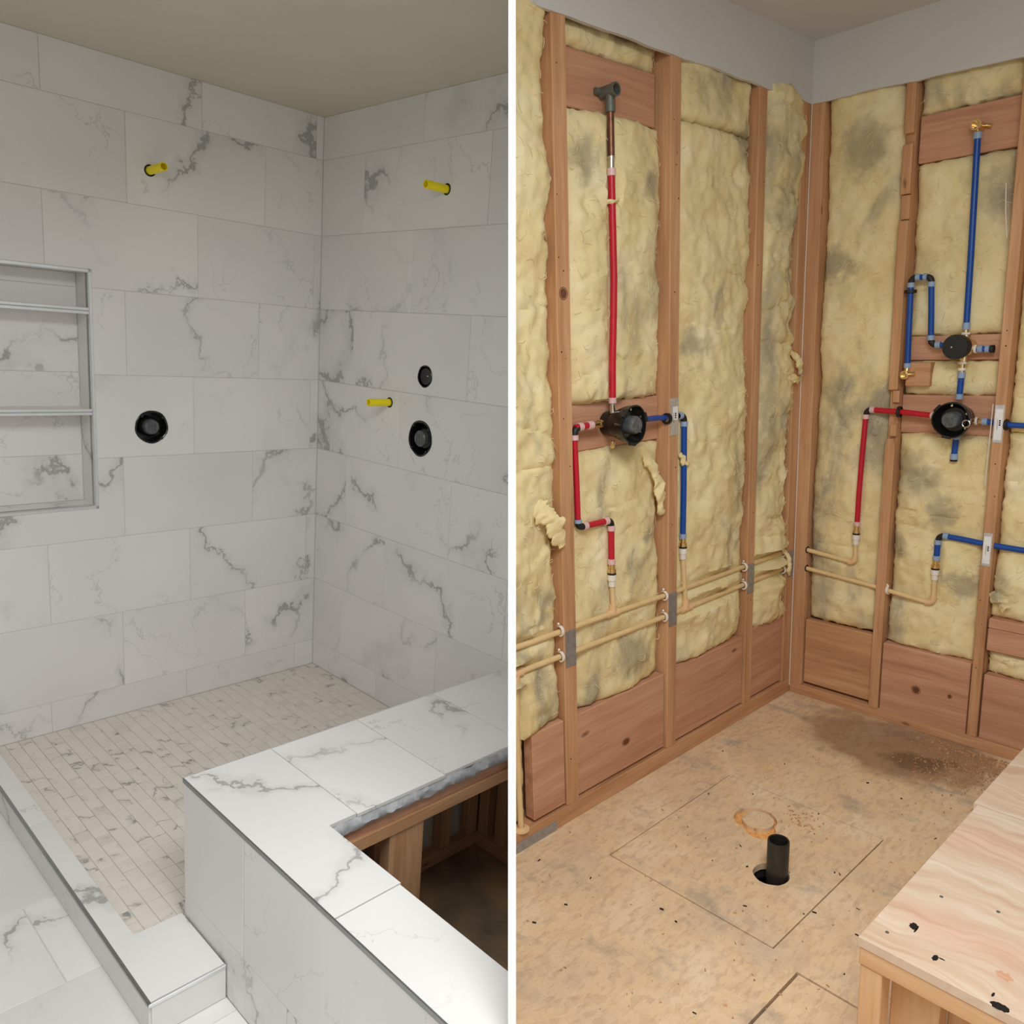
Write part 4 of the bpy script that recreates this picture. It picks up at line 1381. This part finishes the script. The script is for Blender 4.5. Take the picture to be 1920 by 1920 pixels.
strap('x', -1.395, 0.648, 'white strap on the upper tan pipe beside the first stud of the left wall')
strap('x', -1.395, 0.565, 'white strap on the lower tan pipe beside the first stud of the left wall')
strap('x', -0.876, 0.637, 'white strap on the upper tan pipe beside the second stud of the left wall')
strap('x', -0.876, 0.560, 'white strap on the lower tan pipe beside the second stud of the left wall')
strap('x', -0.370, 0.634, 'white strap on the upper tan pipe beside the third stud of the left wall')
strap('x', -0.370, 0.560, 'white strap on the lower tan pipe beside the third stud of the left wall')
strap('x', -0.075, 0.634, 'white strap on the upper tan pipe beside the corner post')
strap('x', -0.075, 0.561, 'white strap on the lower tan pipe beside the corner post')
strap('y', 0.388, 0.535, 'white strap on the tan pipe beside the notched stud')


def nail_plate(plane, u0, u1, z0, z1, label, mat='galv', sticker=False):
    b_ = B()
    n_ = 8
    top = []
    for i in range(n_ + 1):
        top.append((u0 + (u1 - u0) * i / n_, z1 + (0.0025 if i % 2 else -0.0015)))
    bot = []
    for i in range(n_ + 1):
        bot.append((u1 - (u1 - u0) * i / n_, z0 + (0.0025 if i % 2 else -0.0015)))
    t = thing('nail_plate', label, 'nail plate', 'R', wall_pt(plane, (u0 + u1) / 2, z0), 'steel nail plates on the studs')
    build('plate', b_.prism(plane, bot[::-1] + top[::-1], (), 0.0002, 0.0028), mat, t)
    h = z1 - z0
    w_ = u1 - u0
    if sticker:
        a = 0.42 if plane == 'x' else 0.08
        st = build('sticker', B().slab(plane, u0 + w_ * (0.30 if plane == 'x' else 0.08), u1 - w_ * 0.12, z0 + h * a, z1 - h * 0.22 if plane == 'x' else z1 - h * 0.1, 0.0028, 0.0033, 0.0001), 'label_white', t)
        b2 = B()
        uu = u0 + w_ * 0.62
        for k in range(3):
            b2.slab(plane, uu - w_ * 0.09, uu + w_ * 0.09, z0 + h * (0.46 + 0.055 * k), z0 + h * (0.50 + 0.055 * k), 0.0033, 0.0035, 0.00005)
        for k in range(9):
            b2.slab(plane, uu - w_ * 0.28, uu - w_ * 0.20, z0 + h * (0.36 + 0.03 * k), z0 + h * (0.375 + 0.03 * k), 0.0033, 0.0034, 0.00003)
        build('print', b2, 'ink', st)
    else:
        for f_ in (0.3, 0.75):
            hb = B()
            c = wall_pt(plane, (u0 + u1) / 2, z0 + h * f_, 0.0028)
            hb.lathe(c, dir_of(plane), [(0.0035, -0.001), (0.0035, 0.0008), (0.0001, 0.001)], 10)
            build('nail_head', hb, 'galv', t)


nail_plate('x', -1.383, -1.338, 0.527, 0.642, 'grey nail plate on the first stud of the left wall')
nail_plate('x', -0.864, -0.819, 0.522, 0.641, 'grey nail plate low on the second stud of the left wall')
nail_plate('x', -0.864, -0.819, 1.194, 1.317, 'shiny nail plate with sticker high on the second stud of the left wall', 'galv_lite', True)
nail_plate('x', -0.358, -0.314, 0.524, 0.641, 'grey nail plate on the third stud of the left wall')
nail_plate('x', -0.050, -0.006, 0.524, 0.634, 'grey nail plate on the corner post')
nail_plate('y', 0.709, 0.738, 1.128, 1.256, 'white stickered nail plate beside the large valve on the right wall', 'galv_lite', True)
nail_plate('y', 0.708, 0.736, 0.693, 0.812, 'bright nail plate where the low blue pipe crosses the right end stud', 'galv_lite', True)
nail_plate('y', 0.349, 0.378, 0.452, 0.568, 'grey rounded nail plate low on the notched stud')

# right wall
v2_ = rough_valve('y', 0.594, 1.206, 0.064, 0.040, 0.068, 'large black rough-in valve with smoky cap on the right stud wall')
build('pull_ring', B().tube([Vector((0.645 + 0.012 * math.cos(2 * math.pi * k / 16), -0.072, 1.196 + 0.012 * math.sin(2 * math.pi * k / 16))) for k in range(17)], 0.002, 6), 'chrome', v2_, 'R', True)
dv = thing('diverter_valve', 'small brass diverter valve with a black round cap on the right stud wall', 'valve', 'R', (0.6, 0.045, 1.45), 'rough-in valves on the stud walls')
build('brass_body', B().lathe((0.600, 0, 1.45), (0, -1, 0), [(0.0001, -0.044), (0.026, -0.044), (0.030, -0.02), (0.026, 0.01), (0.022, 0.03), (0.0001, 0.03)], 20).tube([(0.595, 0.012, 1.495), (0.594, 0.012, 1.40)], 0.0155, 14).tube([(0.56, 0.012, 1.452), (0.645, 0.012, 1.444)], 0.0135, 14), 'brass', dv, 'R', True)
build('cap', B().lathe((0.588, 0, 1.453), (0, -1, 0), [(0.030, 0.02), (0.040, 0.022), (0.042, 0.06), (0.040, 0.064), (0.0001, 0.065)], 32), 'black_matte', dv, 'R', True)
build('screw', B().lathe((0.578, -0.065, 1.453), (0, -1, 0), [(0.0035, -0.001), (0.003, 0.001), (0.0001, 0.0012)], 10), 'chrome', dv, 'R', True)

R = Run('shower_riser', 'tall straight blue pipe rising from the small valve to a brass elbow', 'pipe', 'y', (0.595, 1.49, -0.008), PG)
R.pipe([(0.595, 1.525), (0.592, 1.75), (0.588, 1.95), (0.584, 2.135)], 'pex_blue', 0.0102)
R.ring((0.595, 1.522), 'z', 'ring_blue', L=0.024)
R.ring((0.595, 1.497), 'z', 'white_pl', 0.0145, 0.009, 'white_collar')
R.pipe([(0.595, 1.50), (0.595, 1.515)], 'brass', 0.009, 'brass_nipple')
R.ring((0.584, 2.134), 'z', 'ring_blue', L=0.022, r=0.0135)
build('brass_elbow', B().lathe(R.P(0.583, 2.165, -0.035), (0, -1, 0), [(0.0001, 0), (0.016, 0), (0.0165, 0.04), (0.0175, 0.041), (0.0175, 0.05), (0.012, 0.05), (0.010, 0.03), (0.0001, 0.03)], 20).tube([R.P(0.583, 2.16, -0.012), R.P(0.584, 2.142, -0.008)], 0.0105, 12), 'brass', R.t, 'R', True)
build('mounting_ear', B().tube([R.P(0.60, 2.166, -0.034), R.P(0.616, 2.160, -0.034)], 0.0075, 10), 'brass', R.t, 'R', True)

R = Run('body_spray_loop', 'blue pipe loop beside the notched stud ending in a brass elbow', 'pipe', 'y', (0.41, 1.36, -0.008), PG)
W_ = 0.0
R.pipe([(0.411, 1.388, W_), (0.408, 1.50, W_), (0.405, 1.668, W_)], 'pex_blue', 0.0102)
R.ring((0.411, 1.390, W_), 'z', 'ring_blue')
R.ring((0.405, 1.672, W_), 'z', 'ring_blue')
R.ring((0.405, 1.650, W_), 'z', 'black_matte', 0.021, 0.012, 'grommet')
R.elbow((0.405, 1.698, W_), (0, -1), (1, 0), 0.02)
R.pipe([(0.420, 1.697, W_), (0.462, 1.696, W_)], 'pex_blue')
R.ring((0.428, 1.697, W_), 'u', 'ring_blue', L=0.016)
R.ring((0.453, 1.696, W_), 'u', 'ring_blue', L=0.014)
R.elbow((0.474, 1.696, W_), (-1, 0), (0, -1), 0.02)
R.ring((0.474, 1.670, W_), 'z', 'ring_blue')
R.pipe([(0.474, 1.675, W_), (0.478, 1.58, -0.006), (0.481, 1.49, -0.010)], 'pex_blue', 0.0100)
R.ring((0.481, 1.486, -0.010), 'z', 'ring_blue')
R.elbow((0.482, 1.462, -0.010), (0, 1), (1, 0), 0.02)
R.pipe([(0.500, 1.461, -0.010), (0.565, 1.455, -0.010)], 'pex_blue')
R.ring((0.507, 1.461, -0.010), 'u', 'ring_blue')
build('brass_elbow', B().lathe(R.P(0.410, 1.357, -0.004), (0, -1, 0), [(0.0001, -0.004), (0.015, -0.004), (0.0155, 0.03), (0.011, 0.031), (0.010, 0.015), (0.0001, 0.015)], 20).tube([R.P(0.411, 1.36, 0.004), R.P(0.411, 1.385, 0.001)], 0.0095, 12).tube([R.P(0.41, 1.358, 0.004), R.P(0.440, 1.360, 0.003)], 0.0085, 10), 'brass', R.t, 'R', True)

R = Run('valve_link', 'short blue pipe joining the two valves of the right stud wall', 'pipe', 'y', (0.592, 1.27, -0.008), PG)
R.ring((0.592, 1.398), 'z', 'white_pl', 0.015, 0.010, 'white_collar')
R.pipe([(0.592, 1.402), (0.592, 1.365)], 'brass', 0.0105, 'brass_nipple')
R.ring((0.592, 1.376), 'z', 'white_pl', 0.0135, 0.010, 'white_collar')
R.ring((0.592, 1.356), 'z', 'ring_blue', L=0.022)
R.pipe([(0.592, 1.362), (0.590, 1.275)], 'pex_blue', 0.0102)
R.ring((0.590, 1.281), 'z', 'ring_blue', L=0.020)

R = Run('capped_outlet', 'short capped blue pipe right of the small valve', 'pipe', 'y', (0.65, 1.44, -0.008), PG)
R.ring((0.630, 1.444), 'u', 'white_pl', 0.0145, 0.009, 'white_collar')
R.pipe([(0.632, 1.444), (0.675, 1.443)], 'pex_blue')
R.ring((0.645, 1.444), 'u', 'ring_blue', L=0.016)
R.ring((0.667, 1.443), 'u', 'ring_blue', L=0.014)
build('end_cap', B().lathe(R.P(0.675, 1.443), (1, 0, 0), [(0.011, 0), (0.0135, 0.001), (0.0135, 0.012), (0.0001, 0.013)], 18), 'black_matte', R.t, 'R', True)

R = Run('cold_feed', 'blue pipe leaving the large valve through the right end stud', 'pipe', 'y', (0.7, 1.19, -0.008), PG)
R.ring((0.652, 1.199), 'u', 'white_pl', 0.014, 0.008, 'white_collar')
R.pipe([(0.640, 1.199), (0.674, 1.198)], 'brass', 0.0085, 'brass_nipple')
R.ring((0.678, 1.198), 'u', 'ring_blue')
R.pipe([(0.674, 1.198), (0.705, 1.196)], 'pex_blue')
R.pipe([(0.741, 1.190, -0.012), (1.25, 1.180, -0.012)], 'pex_blue')
build('grommet', B().lathe(R.P(0.740, 1.190, -0.012), (1, 0, 0), [(0.019, -0.002), (0.019, 0.007), (0.010, 0.008)], 16), 'black_matte', R.t, 'R', True)

R = Run('tub_outlet', 'short blue pipe hanging below the large valve with a grey cap', 'pipe', 'y', (0.588, 1.05, -0.008), PG)
R.pipe([(0.590, 1.145), (0.588, 1.065)], 'pex_blue', 0.0102)
R.ring((0.590, 1.140), 'z', 'ring_blue')
R.ring((0.588, 1.070), 'z', 'ring_blue', L=0.022)
build('end_cap', B().lathe(R.P(0.588, 1.060), (0, 0, -1), [(0.011, 0), (0.0125, 0.001), (0.0115, 0.007), (0.0001, 0.008)], 18), 'black_matte', R.t, 'R', True)

R = Run('hot_branch', 'red pipe running from the large valve to the left and down to a tan pipe', 'pipe', 'y', (0.254, 0.63, -0.008), PG)
R.pipe([(0.530, 1.212, 0.012), (0.49, 1.215, 0.006), (0.40, 1.222, 0.0), (0.29, 1.226, -0.004)], 'pex_red', 0.0102)
R.ring((0.515, 1.213, 0.009), 'u', 'ring_pink')
R.pipe([(0.525, 1.212, 0.012), (0.545, 1.211, 0.014)], 'brass', 0.0095, 'brass_nipple')
R.ring((0.393, 1.222, 0.0), 'u', 'black_matte', 0.0205, 0.012, 'grommet')
R.ring((0.292, 1.226, -0.004), 'u', 'ring_pink')
R.elbow((0.268, 1.226, -0.006), (1, 0), (0, -1), 0.022)
R.ring((0.267, 1.199, -0.006), 'z', 'ring_pink')
R.pipe([(0.267, 1.205, -0.006), (0.262, 1.05, -0.004), (0.256, 0.90, -0.008), (0.254, 0.775, -0.010)], 'pex_red', 0.0100)
R.ring((0.254, 0.778, -0.010), 'z', 'ring_pink')
R.adapter(0.254, 0.695, 0.772)
R.pipe([(0.254, 0.70), (0.255, 0.635)], 'cpvc', RC, 'tan_riser')

R = Run('hot_supply', 'upper short tan pipe leaving the corner post on the right wall', 'pipe', 'y', (0.15, 0.62, -0.01), PG)
R.pipe([(0.045, 0.640, -0.01), (0.14, 0.630, -0.01), (0.238, 0.620, -0.01)], 'cpvc', RC)
R.elbow((0.255, 0.620, -0.009), (-1, 0), (0, 1), 0.026, 0.0118, 'cpvc_fit')
build('bored_hole', B().lathe(R.P(0.0535, 0.640, -0.01), (1, 0, 0), [(0.0145, -0.002), (0.0145, 0.0006), (0.009, 0.0006)], 16), 'hole_dark', R.t)
R = Run('cold_supply', 'lower tan pipe running from the corner post past the notched stud and turning up', 'pipe', 'y', (0.3, 0.54, -0.01), PG)
R.pipe([(0.045, 0.561, -0.01), (0.34, 0.538, -0.01), (0.536, 0.516, -0.01)], 'cpvc', RC)
R.elbow((0.554, 0.515, -0.01), (-1, 0.05), (0, 1), 0.026, 0.0118, 'cpvc_fit')
R.pipe([(0.554, 0.53, -0.01), (0.554, 0.615, -0.008)], 'cpvc', RC, 'tan_riser')
build('bored_hole', B().lathe(R.P(0.0535, 0.561, -0.01), (1, 0, 0), [(0.0145, -0.002), (0.0145, 0.0006), (0.009, 0.0006)], 16), 'hole_dark', R.t)
R = Run('cold_branch', 'low blue pipe rising from a tan riser and crossing the right end stud', 'pipe', 'y', (0.56, 0.65, -0.008), PG)
R.adapter(0.554, 0.608, 0.684)
R.ring((0.555, 0.692), 'z', 'ring_blue')
R.pipe([(0.555, 0.685), (0.556, 0.76)], 'pex_blue', 0.0105)
R.ring((0.556, 0.752), 'z', 'ring_blue')
R.elbow((0.557, 0.778), (0, -1), (1, 0), 0.022)
R.ring((0.582, 0.778), 'u', 'ring_blue')
R.pipe([(0.577, 0.778), (0.64, 0.775), (0.705, 0.770)], 'pex_blue', 0.0102)
R.pipe([(0.741, 0.768, -0.010), (1.25, 0.755, -0.010)], 'pex_blue', 0.0102)

tag(build('loose_wire', B().tube([(0.702, -0.004, 1.26), (0.701, -0.006, 1.12), (0.698, -0.003, 0.98)], 0.0018, 6), 'cord'), 'thin white wire hanging beside the right end stud', 'wire')
tag(build('loose_wire', B().tube([(0.700, -0.003, 1.80), (0.690, -0.004, 1.88), (0.684, -0.003, 1.97)], 0.0018, 6), 'cord'), 'thin pale wire high beside the right end stud', 'wire')

# ------------------------------------------------------------------ plywood bench
ZP = 0.425
BX, BY = 1.087, -1.748
bn = thing('plywood_bench', 'new plywood topped bench frame in the lower right foreground', 'bench', 'R', (1.5, -1.3, 0))
tp = build('plywood_top', B().prism('z', [(BX, BY), (2.6, BY), (2.6, -1.142), (BX + 0.001, -1.142)], (), ZP - 0.018, ZP), 'ply', bn)
build('plywood_top', B().prism('z', [(BX - 0.008, -1.139), (2.6, -1.139), (2.6, -0.15), (BX - 0.008, -0.15)], (), ZP - 0.018, ZP), 'ply', bn)
build('loose_board', B().prism('z', [(1.20, -1.06), (2.6, -1.08), (2.6, -0.4), (1.155, -0.4)], (), ZP + 0.0005, ZP + 0.016), 'ply', bn)
build('front_rail', B().box(BX + 0.002, 2.6, BY + 0.002, BY + 0.040, ZP - 0.056, ZP - 0.0185, 0.002), 'new_x', bn)
build('side_rail', B().box(BX + 0.002, BX + 0.04, BY + 0.042, -0.16, ZP - 0.056, ZP - 0.0185, 0.002), 'new_y', bn)
build('leg', B().box(BX + 0.004, BX + 0.044, BY + 0.004, BY + 0.044, 0.0, ZP - 0.0565, 0.002), 'new_z', bn)
build('leg', B().box(BX + 0.046, BX + 0.13, BY + 0.045, BY + 0.085, 0.0, ZP - 0.0565, 0.002), 'new_z', bn)
build('leg', B().box(BX + 0.13, BX + 0.17, BY + 0.09, BY + 0.17, 0.0, ZP - 0.0565, 0.002), 'new_z', bn)
for y in (-1.25, -0.75, -0.3):
    build('leg', B().box(BX + 0.004, BX + 0.044, y, y + 0.04, 0.0, ZP - 0.0565, 0.002), 'new_z', bn)
build('inner_panel', B().box(BX + 0.40, BX + 0.42, BY + 0.05, -0.2, 0.0, ZP - 0.06), 'new_z', bn)


def blot(x, y, r, seed, sx=1.0, sy=1.0, name='ink_spot', mat='ink'):
    return build(name, B().prism('z', [(x + (u - x) * sx, y + (v - y) * sy) for u, v in circle(x, y, r, 26, 0.4, seed)], (), ZP, ZP + 0.0006), mat, tp)


BLOTS = [((1.146, -1.650), 0.0075, 1, 1.0, 1.2), ((1.203, -1.704), 0.0055, 2, 0.8, 1.5), ((1.316, -1.741), 0.010, 3, 1.4, 0.8)]
for (xy, r_, sd, sx, sy) in BLOTS:
    blot(xy[0], xy[1], r_, sd, sx, sy)
blot(1.152, -1.658, 0.003, 5, 0.5, 2.6)
blot(1.212, -1.699, 0.0022, 6, 2.2, 0.6)
blot(1.300, -1.722, 0.0025, 7, 0.8, 2.2)
for (x, y) in ((1.150, -1.53), (1.118, -1.70), (1.24, -1.50)):
    build('screw_head', B().prism('z', circle(x, y, 0.0035, 12), (), ZP, ZP + 0.0006), 'pewter', tp)
build('knot', B().prism('z', [(1.300 + (u - 1.300) * 1.5, v) for u, v in circle(1.300, -1.665, 0.009, 22, 0.5, 9)], (), ZP, ZP + 0.0004), 'red_x', tp)

# ------------------------------------------------------------------ sawdust and chips on the subfloor
bb = B()
rnd = random.Random(5)


def chip(x, y, s_, L):
    th = rnd.uniform(0, math.pi)
    a = Vector((math.cos(th), math.sin(th), 0)) * L
    b_ = Vector((-math.sin(th), math.cos(th), 0)) * s_
    z = rnd.uniform(0.0008, 0.003)
    p = Vector((x, y, z))
    t_ = Vector((0, 0, rnd.uniform(0, 0.003)))
    top = [p - a - b_, p + a - b_, p + a + b_ + t_, p - a + b_ + t_]
    bot = [Vector((q.x, q.y, 0.0002)) for q in top]
    bb.add(top + bot, [(0, 1, 2, 3), (7, 6, 5, 4), (0, 4, 5, 1), (1, 5, 6, 2), (2, 6, 7, 3), (3, 7, 4, 0)])


for k in range(1100):
    x = rnd.gauss(0.79, 0.10)
    y = -0.03 - abs(rnd.gauss(0, 0.14))
    if x < 1.05:
        chip(x, y, rnd.uniform(0.0006, 0.0018), rnd.uniform(0.001, 0.0045))
for k in range(160):
    chip(rnd.uniform(0.03, 1.0), rnd.uniform(-1.9, -0.03), rnd.uniform(0.0006, 0.0016), rnd.uniform(0.001, 0.004))
for k in range(40):
    x, y = rnd.gauss(0.52, 0.035), rnd.gauss(-0.86, 0.03)
    chip(x, y, 0.0012, rnd.uniform(0.002, 0.006))
o = build('sawdust', bb, 'sawdust')
tag(o, 'scattered sawdust and wood chips on the subfloor by the right wall', 'sawdust', kind='stuff')
bb = B()
for k in range(34):
    chip(rnd.uniform(0.05, 0.95), rnd.uniform(-1.95, -0.5), rnd.uniform(0.0006, 0.0012), rnd.uniform(0.0015, 0.006))
o = build('debris_bits', bb, 'hole_dark')
tag(o, 'dark specks and splinters scattered over the subfloor', 'debris', kind='stuff')

for o in bpy.data.objects:
    if '_base' in o.keys():
        del o['_base']
